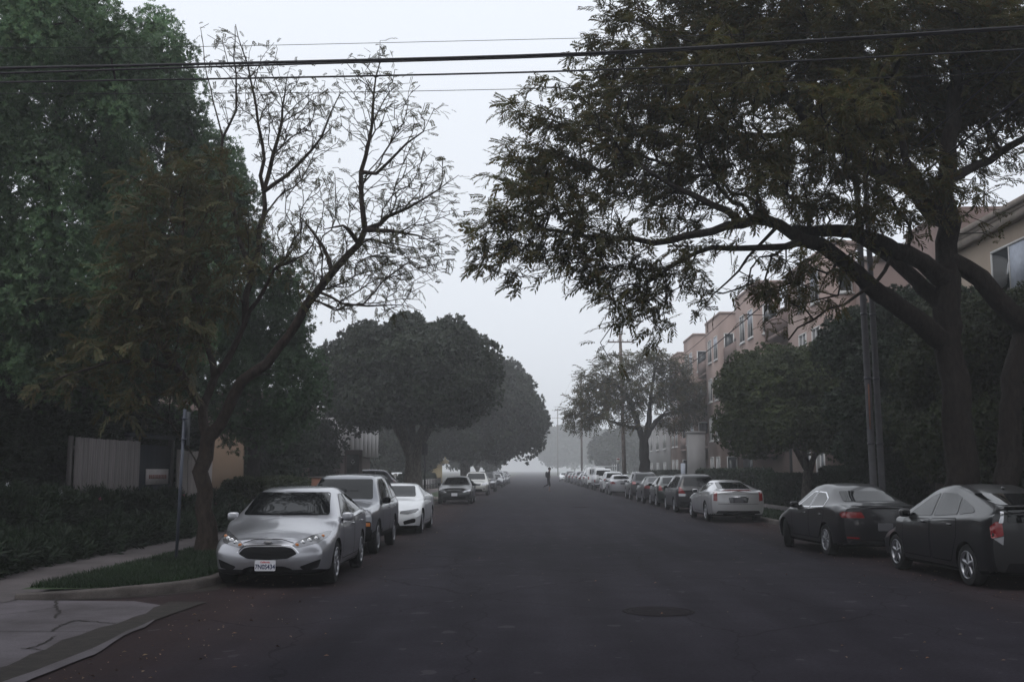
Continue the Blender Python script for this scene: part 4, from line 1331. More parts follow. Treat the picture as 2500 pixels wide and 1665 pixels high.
def plate(body, parent, x, z, view, text=None, w=.31, h=.155, mat=None):
    p, n = body.cast(view, x, z)
    sg = -1 if view == 'front' else 1
    y = p.y + sg*.022
    mb = MB()
    mb.blob((0, 0, 0), (w, .012, h), .12, 20)
    o = mb.build('license_plate', mat or M['plate'], parent, smooth=False)
    o.location = (p.x, y, z)
    if text:
        text_mesh(text, .098, M['plate_text'], 'plate_number', o, (0, sg*.0068, -.018), (R(90), 0, 0 if sg < 0 else math.pi), .0022, .82)
        text_mesh('California', .036, M['plate_red'], 'plate_state', o, (0, sg*.0068, .052), (R(90), 0, 0 if sg < 0 else math.pi), .0008, 1.0)
    return o

def make_car(name, sp, paint):
    """build one car in the origin, nose toward -y"""
    B = Body(sp)
    L, W, H = sp['L'], sp['W'], sp['H']; hw = W/2
    root = bpy.data.objects.new(name, None); COL.objects.link(root); root.empty_display_size = .3
    rw = sp.get('rw', .33); sf, sr = sp['sf'], sp['sr']
    # wheel arches cut from the shell
    me = B.mesh('body', None)
    cut = MB()
    for s_ in (sf, sr):
        for sd in (-1, 1):
            x0, x1 = (hw-.27, hw+.3)
            k = 28; a = np.linspace(0, 2*np.pi, k, endpoint=False); ra = rw*1.13
            v = [(sd*x, s_-L/2 + ra*math.cos(t), rw + ra*math.sin(t)) for x in (x0, x1) for t in a]
            i = np.arange(k); j = (i+1) % k
            sideq = np.stack([i, j, j+k, i+k], 1)
            caps = np.array([list(range(k)), list(range(2*k-1, k-1, -1))])
            if sd > 0: sideq = sideq[:, ::-1]
            else: caps = caps[:, ::-1]
            cut.add(v, [sideq[:, ::-1], caps[:, ::-1]])
    co = cut.build('tmp_cut', M['black'])
    bmt = bmesh.new(); bmt.from_mesh(co.data); bmesh.ops.recalc_face_normals(bmt, faces=bmt.faces); bmt.to_mesh(co.data); bmt.free()
    body = link('body', me, [paint, M['black']], root)
    for p in co.data.polygons: p.material_index = 0
    nm = None
    for solver in ('EXACT', 'MANIFOLD', 'FLOAT', 'FAST'):
        try:
            body.modifiers.clear()
            md = body.modifiers.new('cut', 'BOOLEAN'); md.operation = 'DIFFERENCE'; md.object = co; md.solver = solver
            if solver == 'EXACT': md.material_mode = 'TRANSFER'
            nm = bpy.data.meshes.new_from_object(body.evaluated_get(bpy.context.evaluated_depsgraph_get()))
        except (TypeError, RuntimeError):
            continue
        ar0 = sum(p.area for p in me.polygons); ar1 = sum(p.area for p in nm.polygons)
        print('CUT', name, sp['L'], solver, round(ar0, 2), round(ar1, 2))
        if .85*ar0 < ar1 < 1.6*ar0: break
    else:
        nm = me.copy()
    body.modifiers.clear(); body.data = nm
    bpy.data.objects.remove(co)
    blk = [i for i, m in enumerate(nm.materials) if m and m.name.startswith('black_plastic')]
    nm.set_sharp_from_angle(angle=R(40))
    zu = sp.get('zu', sp.get('zb', .22) + .085)                       # dark sill and underside
    if blk:
        for p in nm.polygons:
            if p.center.z < zu or (p.normal.z < -.75 and p.center.z < .5): p.material_index = blk[0]
    y = lambda s_: s_ - L/2
    # glass
    for view, nm_, poly in (('front', 'windshield', sp['windshield']), ('rear', 'rear_window', sp['rear_window'])):
        if poly: patch(B, nm_, poly, view, [M['trim'], M['glass']] if False else M['glass'], root, .006, .05, .05)
    for view in ('left', 'right'):
        for poly in sp['side_windows']:
            q = [(y(a), b) for a, b in poly]
            o = patch(B, 'side_window', q, view, [M['glass'], sp.get('win_trim', M['trim'])], root, .005, sp.get('win_r', .04), .05, seam=sp.get('win_w', .016))
        for poly in sp['doors']:
            q = [(y(a), b) for a, b in poly]
            d = patch(B, 'door', q, view, [paint, M['black']], root, .0025, .05, .07, seam=.011)
            s1 = max(p[0] for p in poly) - .20; zz = sp.get('handle_z', .80)
            p, n = B.cast(view, y(s1), zz)
            mb = MB(); mb.blob((0, 0, 0), (.035, .17, .032), .6, 10)
            h = mb.build('handle', sp.get('handle_mat', paint), d, smooth=True); h.location = p + n*.022
    for sd in (-1, 1):
        # mirrors
        ms, mz = sp['mirror']
        p, n = B.cast('right' if sd > 0 else 'left', y(ms), mz)
        mb = MB()
        mb.blob((sd*.105, 0, .015), (.19, .11, .14), .55, 14)
        mb.add(*(lambda v: (v, np.array([(0, 1, 5, 4), (1, 2, 6, 5), (2, 3, 7, 6), (3, 0, 4, 7)])))([(sd*-.02, -.03, -.02), (sd*-.02, .03, -.02), (sd*-.02, .03, .01), (sd*-.02, -.03, .01), (sd*.10, -.025, -.03), (sd*.10, .025, -.03), (sd*.10, .025, 0), (sd*.10, -.025, 0)]))
        mo = mb.build('mirror', sp.get('mirror_mat', paint), root, smooth=True); mo.location = p
        mb = MB(); mb.blob((sd*.105, .048, .015), (.155, .016, .105), .5, 12)
        g_ = mb.build('mirror_glass', M['glass'], mo, smooth=True)
    for s_, rr, tn in ((sf, rw, sp.get('steer', 0.0)), (sr, rw, 0.0)):
        for sd in (-1, 1):
            wheel(root, sd*(hw-.115), y(s_), rr, sd, sp.get('rim', M['rim']), sp.get('spokes', 5), .205, tn, sp.get('hub', .66), sp.get('spoke_w', .07))
    # lamps and openings
    mir = lambda poly: [(-a, b) for a, b in poly]
    for item in sp.get('pairs', []):
        nm_, view, mat, poly = item[:4]; off = item[4] if len(item) > 4 else .006
        par = root
        for q in (poly, mir(poly)):
            patch(B, nm_, q, view, mat, par, off, item[5] if len(item) > 5 else .03, .04)
    for item in sp.get('singles', []):
        nm_, view, mat, poly = item[:4]; off = item[4] if len(item) > 4 else .006
        patch(B, nm_, poly, view, mat, root, off, item[5] if len(item) > 5 else .03, .045)
    for item in sp.get('lines', []):
        nm_, view, mat, line, w = item
        stripe(B, nm_, line, view, w, mat, root)
    for px, pz, view, txt in sp.get('plates', []):
        plate(B, root, px, pz, view, txt, mat=None if view == 'front' else M['plate_shaded'])
    if sp.get('extra'): sp['extra'](B, root, paint)
    for ch in root.children:
        pass
    B.bm.free()
    return root

def place(root, x, Y, back, label, cat='car', group='cars parked along the kerbs', paint=None, rz=0.0, z=0.0, base=None):
    root.location = (x, Y, z)
    root.rotation_euler = (0, 0, (math.pi if back else 0) + rz)
    tag(root, label, cat, group)
    if paint is not None:
        def rec(o):
            for c in o.children:
                for sl in getattr(c, 'material_slots', []):
                    if sl.material and sl.material.name.startswith('paint_'):
                        sl.link = 'OBJECT'; sl.material = paint
                rec(c)
        rec(root)
    return root

def side_wins(sp, cuts, top=None, b=None, gap=.035):
    """side windows between the belt and the roof edge; cuts = positions of the dark posts"""
    pass

# ---- compact silver sedan (nearest on the left)
def focus_extra(B, root, paint):
    mb = MB()
    for s0, x0, x1 in ((1.17, .52, -.06), (1.15, -.10, -.60)):
        pts = []
        for t in np.linspace(0, 1, 8):
            x = x0 + (x1-x0)*t; z = 1.0 + .04*math.sin(t*2)
            h, n = B.cast('front', x, 1.0 + .035 + .01*math.sin(3*t)); pts.append(h + n*.014)
        mb.tube(pts, .008, 5)
    mb.build('wiper', M['black'], root)
    h, n = B.cast('front', 0, .682)
    mb = MB(); mb.blob((0, 0, 0), (.15, .02, .058), 1.0, 20); mb.blob((0, -.006, 0), (.13, .016, .042), 1.0, 20, 1)
    o = mb.build('badge', [M['rim'], M['lamp_dark']], root, smooth=True); o.location = h + n*.004; o.rotation_euler = (R(-25), 0, 0)
    # bulbs and reflectors inside the head lamps
    for sd in (-1, 1):
        for x, z, r, mt in ((.50, .672, .030, M['chrome']), (.585, .695, .033, M['chrome']), (.665, .72, .028, M['chrome']), (.425, .640, .024, M['amber']), (.745, .748, .022, M['amber'])):
            h, n = B.cast('front', sd*x, z)
            mb = MB(); mb.blob((0, 0, 0), (r*2.5, .02, r*2.1), 1.0, 12)
            q = mb.build('bulb', mt, [c for c in root.children if c.name.startswith('headlight')][0 if sd > 0 else 1], smooth=True); q.location = h + n*.006
FOCUS = dict(L=4.53, W=1.82, H=1.485, z_nose=.74, z_cowl=1.01, s_cowl=1.14, s_roof0=1.98, s_roof1=3.25, s_deck0=3.98, z_deck=1.10, z_tail=1.05,
    sf=.90, sr=3.55, rw=.33, zb=.19, w_roof=.67, bow=.20,
    windshield=[(-.70, 1.035), (.70, 1.035), (.595, 1.385), (-.595, 1.385)], rear_window=[(-.56, 1.14), (.56, 1.14), (.50, 1.36), (-.50, 1.36)],
    side_windows=[[(1.62, 1.0), (2.30, 1.345), (2.52, 1.35), (2.50, 1.01)], [(2.58, 1.01), (2.60, 1.355), (3.10, 1.33), (3.50, 1.18), (3.52, 1.06)]],
    doors=[[(1.42, .34), (1.40, .94), (2.52, .955), (2.52, .34)], [(2.55, .34), (2.55, .955), (3.52, .985), (3.40, .72), (3.12, .34)]],
    handle_z=.86, mirror=(1.58, .985), spokes=10, spoke_w=.045,
    pairs=[('headlight', 'front', M['lamp_mid'], [(.35, .625), (.43, .695), (.60, .768), (.77, .815), (.83, .81), (.81, .735), (.72, .665), (.58, .630), (.43, .598)], .006, .02),
           ('side_intake', 'front', M['black'], [(.47, .325), (.77, .43), (.765, .40), (.73, .30), (.54, .265)], .006, .03),
           ('taillight', 'rear', M['red_lens'], [(.48, .80), (.85, .78), (.84, .98), (.62, .95)])],
    singles=[('grille', 'front', M['black'], [(-.44, .515), (-.36, .595), (-.25, .618), (.25, .618), (.36, .595), (.44, .515), (.30, .445), (0, .428), (-.30, .445)], .006, .03),
             ('lower_intake', 'front', M['black'], [(-.66, .205), (-.46, .225), (-.34, .305), (-.24, .335), (.24, .335), (.34, .305), (.46, .225), (.66, .205), (.64, .192), (-.64, .192)], .007, .03)],
    lines=[('grille_trim', 'front', M['chrome'], [(-.46, .525), (-.37, .612), (-.25, .636), (.25, .636), (.37, .612), (.46, .525)], .010),
           ('hood_seam', 'front', M['black'], [(-.38, .668), (-.2, .722), (0, .730), (.2, .722), (.38, .668)], .007)],
    plates=[(-.02, .345, 'front', '7N0S434'), (0, .82, 'rear', None)], extra=focus_extra)
car = make_car('parked_car', FOCUS, P_['silver'])
place(car, -3.93, 18.06, False, 'clean silver sedan nearest on the left, facing the camera with a white front plate', rz=R(.8))
C_FOCUS = car

# ---- old boxy SUV
def cladding(B, root, z0, z1, view_list=('front', 'rear'), mat=None, w=.9, nm='bumper'):
    for v in view_list:
        patch(B, nm, [(-w, z0), (w, z0), (w, z1), (-w, z1)], v, mat or M['black'], root, .02, .05, .05)
CRV = dict(L=4.50, W=1.75, H=1.675, z_nose=.97, z_cowl=1.10, s_cowl=1.22, s_roof0=1.92, s_roof1=4.15, s_deck0=4.36, z_deck=1.08, z_tail=1.02, belt1=1.06,
    sf=.86, sr=3.48, rw=.35, zb=.28, w_roof=.70, bow=.10, nose_w=.93, tail_w=.95, roof_fall=.04, zu=.50, deck_w=.80, nose_sh=.05, nose_wt=.80, hood_wt=.78,
    windshield=[(-.66, 1.13), (.66, 1.13), (.585, 1.555), (-.585, 1.555)], rear_window=[(-.62, 1.12), (.62, 1.12), (.56, 1.54), (-.56, 1.54)],
    side_windows=[[(1.66, 1.09), (2.22, 1.55), (2.52, 1.56), (2.50, 1.09)], [(2.58, 1.09), (2.60, 1.56), (3.40, 1.56), (3.44, 1.09)], [(3.52, 1.10), (3.50, 1.56), (4.10, 1.52), (4.22, 1.14)]],
    doors=[[(1.42, .42), (1.42, 1.03), (2.53, 1.03), (2.53, .42)], [(2.56, .42), (2.56, 1.03), (3.46, 1.03), (3.36, .74), (3.10, .42)]],
    handle_z=.93, mirror=(1.66, 1.08), mirror_mat=M['black'], spokes=5, spoke_w=.09,
    pairs=[('headlight', 'front', M['clear_lens'], [(.46, .80), (.78, .79), (.80, .93), (.46, .935)], .008, .03),
           ('fog_lamp', 'front', M['lamp_dark'], [(.42, .52), (.56, .52), (.56, .60), (.42, .60)], .030, .03),
           ('turn_signal', 'front', M['amber'], [(.56, .60), (.78, .60), (.78, .675), (.56, .675)], .030, .015),
           ('taillight', 'rear', M['red_lens'], [(.70, 1.05), (.84, 1.05), (.78, 1.5), (.70, 1.5)])],
    singles=[('grille', 'front', M['black'], [(-.42, .80), (.42, .80), (.42, .90), (-.42, .90)])],
    lines=[], plates=[(0, .62, 'rear', None)], extra=lambda B, r, p: (cladding(B, r, .30, .70, ('front',), w=.80), cladding(B, r, .34, .66, ('rear',), w=.8)  ))
car = make_car('parked_suv', CRV, P_['pewter'])
place(car, -4.06, 23.95, False, 'older boxy silver SUV with black bumper parked behind the silver sedan', 'suv')

# ---- white coupe
def kidney(B, root, paint):
    h, n = B.cast('front', 0, .665)
    mb = MB(); mb.blob((0, 0, 0), (.085, .016, .085), 1.0, 16); o = mb.build('badge', M['trim'], root, smooth=True); o.location = h + n*.004
COUPE = dict(L=4.64, W=1.83, H=1.385, z_nose=.68, z_cowl=.97, s_cowl=1.42, s_roof0=2.25, s_roof1=3.25, s_deck0=4.18, z_deck=1.07, z_tail=1.03,
    sf=.84, sr=3.65, rw=.335, zb=.16, w_roof=.62, bow=.18,
    windshield=[(-.62, 1.0), (.62, 1.0), (.53, 1.295), (-.53, 1.295)], rear_window=[(-.55, 1.10), (.55, 1.10), (.49, 1.29), (-.49, 1.29)],
    side_windows=[[(1.92, .965), (2.52, 1.275), (2.86, 1.28), (2.86, .975)], [(2.92, .975), (2.93, 1.28), (3.25, 1.25), (3.66, 1.10), (3.62, 1.03)]],
    doors=[[(1.62, .32), (1.60, .91), (2.98, .93), (3.02, .32)]],
    handle_z=.82, mirror=(1.92, .97), spokes=10, spoke_w=.04,
    pairs=[('headlight', 'front', M['lamp_dark'], [(.34, .565), (.36, .635), (.60, .665), (.80, .70), (.83, .66), (.74, .59), (.55, .555)], .006, .02),
           ('grille', 'front', M['black'], [(.02, .53), (.27, .545), (.28, .63), (.04, .65)], .008, .03),
           ('side_intake', 'front', M['black'], [(.46, .27), (.76, .33), (.77, .43), (.70, .44), (.44, .37)], .006, .03),
           ('taillight', 'rear', M['red_lens'], [(.48, .76), (.86, .78), (.84, .92), (.5, .92)])],
    singles=[('lower_intake', 'front', M['black'], [(-.36, .24), (.36, .24), (.30, .36), (-.30, .36)])],
    lines=[('bumper_trim', 'front', M['black'], [(-.8, .205), (0, .19), (.8, .205)], .03)],
    plates=[(0, .62, 'rear', None)], extra=kidney)
car = make_car('parked_car', COUPE, P_['white'])
place(car, -3.88, 31.25, False, 'bright white coupe with slim headlights third in the left row')

# ---- dark liftback nearest on the right
def prius_extra(B, root, paint):
    # spoiler lip, second pane below it, wiper and tailgate lettering
    mb = MB(); mb.blob((0, 0, 0), (1.16, .16, .035), .4, 16); o = mb.build('spoiler', paint, root, smooth=True)
    h, n = B.cast('top', 0, 2.06); o.location = h + Vector((0, .02, .008))
    h, n = B.cast('rear', 0, .80)
    mb = MB(); mb.box((-.22, -.02, -.012), (.22, .01, .012)); q = mb.build('plate_lamp_bar', M['chrome'], root); q.location = h + Vector((0, .01, .09))
    h, n = B.cast('rear', -.42, .955)
    text_mesh('PRIUS', .062, M['chrome'], 'badge', root, h + n*.012, (R(90), 0, math.pi), .001, 1.25)
    mb = MB(); mb.blob((0, 0, 0), (.035, .10, .05), .8, 12); q = mb.build('roof_antenna', paint, root, smooth=True)
    h, n = B.cast('top', 0, .95); q.location = h + Vector((0, 0, .02))
PRIUS = dict(L=4.48, W=1.745, H=1.53, z_nose=.66, z_cowl=.98, s_cowl=.98, s_roof0=2.10, s_roof1=3.05, s_deck0=4.30, z_deck=1.21, z_tail=1.17, belt1=1.08, roof_fall=.055,
    sf=.93, sr=3.63, rw=.315, zb=.18, w_roof=.64, bow=.17, tbow=.07, tail_w=.92, deck_w=.74, hip_w=.985,
    windshield=[(-.62, 1.02), (.62, 1.02), (.55, 1.37), (-.55, 1.37)], rear_window=[(-.58, 1.235), (.58, 1.235), (.54, 1.39), (-.54, 1.39)],
    side_windows=[[(1.42, .985), (2.05, 1.31), (2.32, 1.375), (2.36, 1.015)], [(2.44, 1.015), (2.42, 1.385), (2.92, 1.37), (3.14, 1.31), (3.30, 1.07)], [(3.36, 1.075), (3.20, 1.30), (3.62, 1.20), (3.82, 1.12)]],
    doors=[[(1.30, .33), (1.30, .925), (2.38, .955), (2.38, .33)], [(2.42, .33), (2.42, .96), (3.36, 1.01), (3.36, .74), (3.12, .33)]],
    handle_z=.90, mirror=(1.45, 1.0), spokes=5, spoke_w=.09,
    pairs=[('headlight', 'front', M['clear_lens'], [(.42, .56), (.55, .72), (.80, .80), (.80, .68)]),
           ('taillight', 'rear', M['red_lens'], [(.655, .80), (.81, .76), (.815, .93), (.77, 1.0), (.67, 1.0)], .012, .02),
           ('lamp_tip', 'rear', M['clear_lens'], [(.655, .98), (.72, .98), (.665, 1.14), (.625, 1.14)], .014, .01),
           ('lamp_foot', 'rear', M['clear_lens'], [(.655, .79), (.80, .755), (.67, .66)], .014, .01)],
    singles=[('lower_window', 'rear', M['glass'], [(-.60, .985), (.60, .985), (.56, 1.17), (-.56, 1.17)], .008, .04), ('plate_recess', 'rear', M['black'], [(-.30, .70), (.30, .70), (.26, .88), (-.26, .88)]),
             ('lower_bumper', 'rear', M['black'], [(-.66, .26), (.66, .26), (.60, .40), (-.60, .40)])],
    lines=[], plates=[(0, .785, 'rear', None)], extra=prius_extra)
car = make_car('parked_car', PRIUS, P_['black'])
place(car, 7.50, 17.86, True, 'black liftback car at the right edge with an upright red and clear tail lamp', rz=R(3.0))

# ---- dark small sedan with its wheel turned out
SEDAN_A = dict(L=4.46, W=1.80, H=1.475, z_nose=.74, z_cowl=.98, s_cowl=1.28, s_roof0=2.08, s_roof1=3.10, s_deck0=3.92, z_deck=1.08, z_tail=1.04, zb=.18,
    sf=.85, sr=3.49, rw=.32, w_roof=.62,
    windshield=[(-.61, 1.01), (.61, 1.01), (.53, 1.31), (-.53, 1.31)], rear_window=[(-.57, 1.11), (.57, 1.11), (.50, 1.315), (-.50, 1.315)],
    side_windows=[[(1.72, .955), (2.34, 1.285), (2.56, 1.29), (2.54, .965)], [(2.60, .965), (2.62, 1.29), (3.02, 1.275), (3.36, 1.16), (3.44, 1.0)]],
    doors=[[(1.46, .33), (1.44, .91), (2.55, .92), (2.55, .33)], [(2.58, .33), (2.58, .92), (3.50, .94), (3.40, .70), (3.08, .33)]],
    win_trim=M['chrome'], win_w=.020, handle_z=.83, mirror=(1.72, .97), spokes=10, spoke_w=.04, steer=R(-22),
    pairs=[('headlight', 'front', M['clear_lens'], [(.42, .60), (.80, .68), (.82, .76), (.50, .72)]),
           ('taillight', 'rear', M['red_lens'], [(.40, .80), (.46, .915), (.80, .925), (.845, .88), (.82, .80)], .007, .02), ('reflector', 'rear', M['red_lens'], [(.52, .385), (.76, .40), (.76, .43), (.52, .415)], .007, .005)],
    singles=[('grille', 'front', M['black'], [(-.34, .40), (.34, .40), (.40, .70), (-.40, .70)]), ('lower_bumper', 'rear', M['black'], [(-.72, .28), (.72, .28), (.66, .36), (-.66, .36)])],
    lines=[('bumper_trim', 'rear', M['chrome'], [(-.74, .375), (0, .36), (.74, .375)], .010)], plates=[(0, .62, 'rear', None)])
def a3_extra(B, root, paint):
    h, n = B.cast('rear', -.55, .735)
    text_mesh('A3', .055, M['chrome'], 'badge', root, h + n*.012, (R(90), 0, math.pi), .001, 1.2)
    mb = MB(); mb.blob((0, 0, 0), (1.3, .12, .025), .5, 16); o = mb.build('spoiler', paint, root, smooth=True)
    h, n = B.cast('top', 0, 2.12); o.location = h + Vector((0, 0, .006))
SEDAN_A['extra'] = a3_extra
car = make_car('parked_car', SEDAN_A, P_['charcoal'])
place(car, 6.98, 23.6, True, 'dark grey sedan with bright window trim and its front wheel turned out', rz=R(4.5))
C_SEDAN = car

# ---- silver wedge coupe
def cts_extra(B, root, paint):
    h, n = B.cast('rear', 0, .86)
    mb = MB(); mb.cbox((0, .012, 0), (.52, .03, .03)); q = mb.build('plate_bar', M['chrome'], root); q.location = h
WEDGE = dict(L=4.79, W=1.88, H=1.42, z_nose=.80, z_cowl=1.0, s_cowl=1.45, s_roof0=2.32, s_roof1=3.05, s_deck0=4.42, z_deck=1.10, z_tail=1.07, zb=.19, belt1=1.07,
    sf=.86, sr=3.74, rw=.345, w_roof=.60, deck_w=.60, tail_w=.93, tbow=.16,
    windshield=[(-.62, 1.03), (.62, 1.03), (.52, 1.31), (-.52, 1.31)], rear_window=[(-.56, 1.125), (.56, 1.125), (.46, 1.33), (-.46, 1.33)],
    side_windows=[[(1.95, .995), (2.55, 1.30), (2.90, 1.31), (2.95, 1.01)], [(3.0, 1.01), (2.96, 1.31), (3.20, 1.29), (3.62, 1.12)]],
    doors=[[(1.66, .34), (1.64, .94), (3.10, .96), (3.14, .34)]], handle_z=.86, mirror=(1.95, 1.0), spokes=5, spoke_w=.1,
    pairs=[('headlight', 'front', M['clear_lens'], [(.66, .54), (.82, .56), (.84, .86), (.74, .80)]),
           ('taillight', 'rear', M['red_lens'], [(.70, .72), (.83, .735), (.815, 1.02), (.70, 1.04)], .010, .02)],
    singles=[('brake_strip', 'rear', M['red_lens'], [(-.50, 1.055), (.50, 1.055), (.46, 1.085), (-.46, 1.085)], .010, .008), ('plate_recess', 'rear', M['lamp_dark'], [(-.30, .66), (.30, .66), (.34, .84), (-.34, .84)]),
             ('lower_bumper', 'rear', M['black'], [(-.78, .25), (.78, .25), (.70, .40), (-.70, .40)]), ('grille', 'front', M['lamp_dark'], [(-.36, .36), (.36, .36), (.42, .72), (-.42, .72)])],
    lines=[('trunk_seam', 'rear', M['black'], [(-.68, .63), (0, .62), (.68, .63)], .010), ('trunk_seam', 'rear', M['black'], [(-.69, .95), (0, .96), (.69, .95)], .007)], plates=[(0, .75, 'rear', None)], extra=cts_extra)
car = make_car('parked_car', WEDGE, P_['bright'])
place(car, 7.02, 38.1, True, 'bright silver wedge shaped coupe with tall upright red tail lamps', rz=R(1.2))

# ---- minivan
VAN = dict(L=5.05, W=1.95, H=1.74, z_nose=.86, z_cowl=1.12, s_cowl=1.0, s_roof0=1.95, s_roof1=4.55, s_deck0=4.92, z_deck=1.16, z_tail=1.05, belt1=1.10, roof_fall=.05, zb=.21,
    sf=.98, sr=3.98, rw=.34, w_roof=.70, tail_w=.93, deck_w=.80,
    windshield=[(-.70, 1.15), (.70, 1.15), (.62, 1.61), (-.62, 1.61)], rear_window=[(-.66, 1.19), (.66, 1.19), (.58, 1.60), (-.58, 1.60)],
    side_windows=[[(1.5, 1.10), (2.15, 1.58), (2.5, 1.60), (2.5, 1.10)], [(2.58, 1.10), (2.58, 1.60), (3.6, 1.60), (3.62, 1.11)], [(3.7, 1.11), (3.68, 1.60), (4.4, 1.58), (4.62, 1.16)]],
    doors=[[(1.4, .34), (1.38, 1.04), (2.52, 1.04), (2.52, .34)], [(2.56, .34), (2.56, 1.04), (3.64, 1.04), (3.6, .34)]], handle_z=.94, mirror=(1.55, 1.1), spokes=7,
    pairs=[('headlight', 'front', M['clear_lens'], [(.48, .68), (.86, .74), (.88, .88), (.54, .82)]), ('taillight', 'rear', M['red_lens'], [(.56, .86), (.88, .86), (.84, 1.16), (.74, 1.12)], .008, .03), ('backup_lamp', 'rear', M['clear_lens'], [(.58, .74), (.86, .74), (.87, .85), (.56, .85)], .008, .02)],
    singles=[('grille', 'front', M['black'], [(-.46, .60), (.46, .60), (.46, .76), (-.46, .76)]), ('lower_bumper', 'rear', M['black'], [(-.8, .26), (.8, .26), (.8, .50), (-.8, .50)])], lines=[], plates=[(0, .86, 'rear', None)])
car = make_car('parked_minivan', VAN, P_['charcoal'])
car.scale = (.92, .92, .92)
place(car, 7.05, 46.3, True, 'dark grey minivan with triangular red tail lamps behind the silver wedge coupe', 'minivan')

# ---- rounded SUV
RSUV = dict(L=4.58, W=1.83, H=1.665, z_nose=.86, z_cowl=1.09, s_cowl=1.1, s_roof0=1.95, s_roof1=3.85, s_deck0=4.40, z_deck=1.12, z_tail=1.03, belt1=1.08, zb=.24,
    sf=.92, sr=3.63, rw=.355, w_roof=.68, tail_w=.92, deck_w=.78, roof_fall=.05,
    windshield=[(-.66, 1.12), (.66, 1.12), (.57, 1.545), (-.57, 1.545)], rear_window=[(-.62, 1.16), (.62, 1.16), (.55, 1.53), (-.55, 1.53)],
    side_windows=[[(1.58, 1.07), (2.2, 1.52), (2.46, 1.53), (2.46, 1.07)], [(2.53, 1.07), (2.53, 1.53), (3.3, 1.52), (3.36, 1.07)], [(3.43, 1.08), (3.38, 1.52), (3.85, 1.46), (4.1, 1.13)]],
    doors=[[(1.42, .36), (1.4, 1.01), (2.49, 1.01), (2.49, .36)], [(2.51, .36), (2.51, 1.01), (3.4, 1.02), (3.3, .74), (3.08, .36)]], handle_z=.93, mirror=(1.6, 1.08), spokes=5,
    pairs=[('headlight', 'front', M['clear_lens'], [(.44, .72), (.80, .74), (.84, .88), (.52, .86)]), ('fog_lamp', 'front', M['clear_lens'], [(.55, .44), (.68, .44), (.68, .52), (.55, .52)]), ('taillight', 'rear', M['red_lens'], [(.60, .92), (.84, .92), (.82, 1.10), (.62, 1.08)], .008)],
    singles=[('grille', 'front', M['lamp_dark'], [(-.36, .68), (.36, .68), (.40, .82), (-.40, .82)]), ('lower_intake', 'front', M['black'], [(-.5, .32), (.5, .32), (.46, .46), (-.46, .46)]), ('lower_bumper', 'rear', M['black'], [(-.78, .28), (.78, .28), (.76, .46), (-.76, .46)])], lines=[], plates=[(0, .86, 'rear', None)])
car = make_car('parked_suv', RSUV, P_['champagne'])
C_RSUV = place(car, -3.72, 75.6, False, 'pale champagne SUV facing the camera behind the black sedan', 'suv')

# ---- mid size sedan, seen from both ends
SEDAN_B = dict(L=4.70, W=1.82, H=1.46, z_nose=.74, z_cowl=1.0, s_cowl=1.25, s_roof0=2.1, s_roof1=3.2, s_deck0=4.05, z_deck=1.10, z_tail=1.06, zb=.20,
    sf=.92, sr=3.63, rw=.325, w_roof=.63,
    windshield=[(-.62, 1.03), (.62, 1.03), (.54, 1.35), (-.54, 1.35)], rear_window=[(-.57, 1.13), (.57, 1.13), (.50, 1.35), (-.50, 1.35)],
    side_windows=[[(1.72, .985), (2.4, 1.325), (2.64, 1.33), (2.62, .995)], [(2.69, .995), (2.71, 1.33), (3.15, 1.315), (3.52, 1.18), (3.58, 1.04)]],
    doors=[[(1.48, .34), (1.46, .93), (2.65, .94), (2.65, .34)], [(2.68, .34), (2.68, .94), (3.62, .97), (3.5, .72), (3.2, .34)]], handle_z=.85, mirror=(1.74, .99), spokes=5,
    pairs=[('headlight', 'front', M['clear_lens'], [(.44, .60), (.80, .68), (.82, .76), (.52, .72)]), ('taillight', 'rear', M['red_lens'], [(.46, .80), (.84, .80), (.85, .95), (.60, .95)], .008)],
    singles=[('grille', 'front', M['black'], [(-.40, .58), (.40, .58), (.42, .68), (-.42, .68)]), ('lower_intake', 'front', M['black'], [(-.62, .26), (.62, .26), (.56, .40), (-.56, .40)])], lines=[('bumper_trim', 'front', M['chrome'], [(-.8, .245), (0, .23), (.8, .245)], .02)], plates=[(0, .50, 'front', None), (0, .84, 'rear', None)])
C_SB = make_car('parked_car', SEDAN_B, P_['black'])
place(C_SB, -3.86, 57.2, False, 'black sedan facing the camera with a white front plate, past the fig tree')

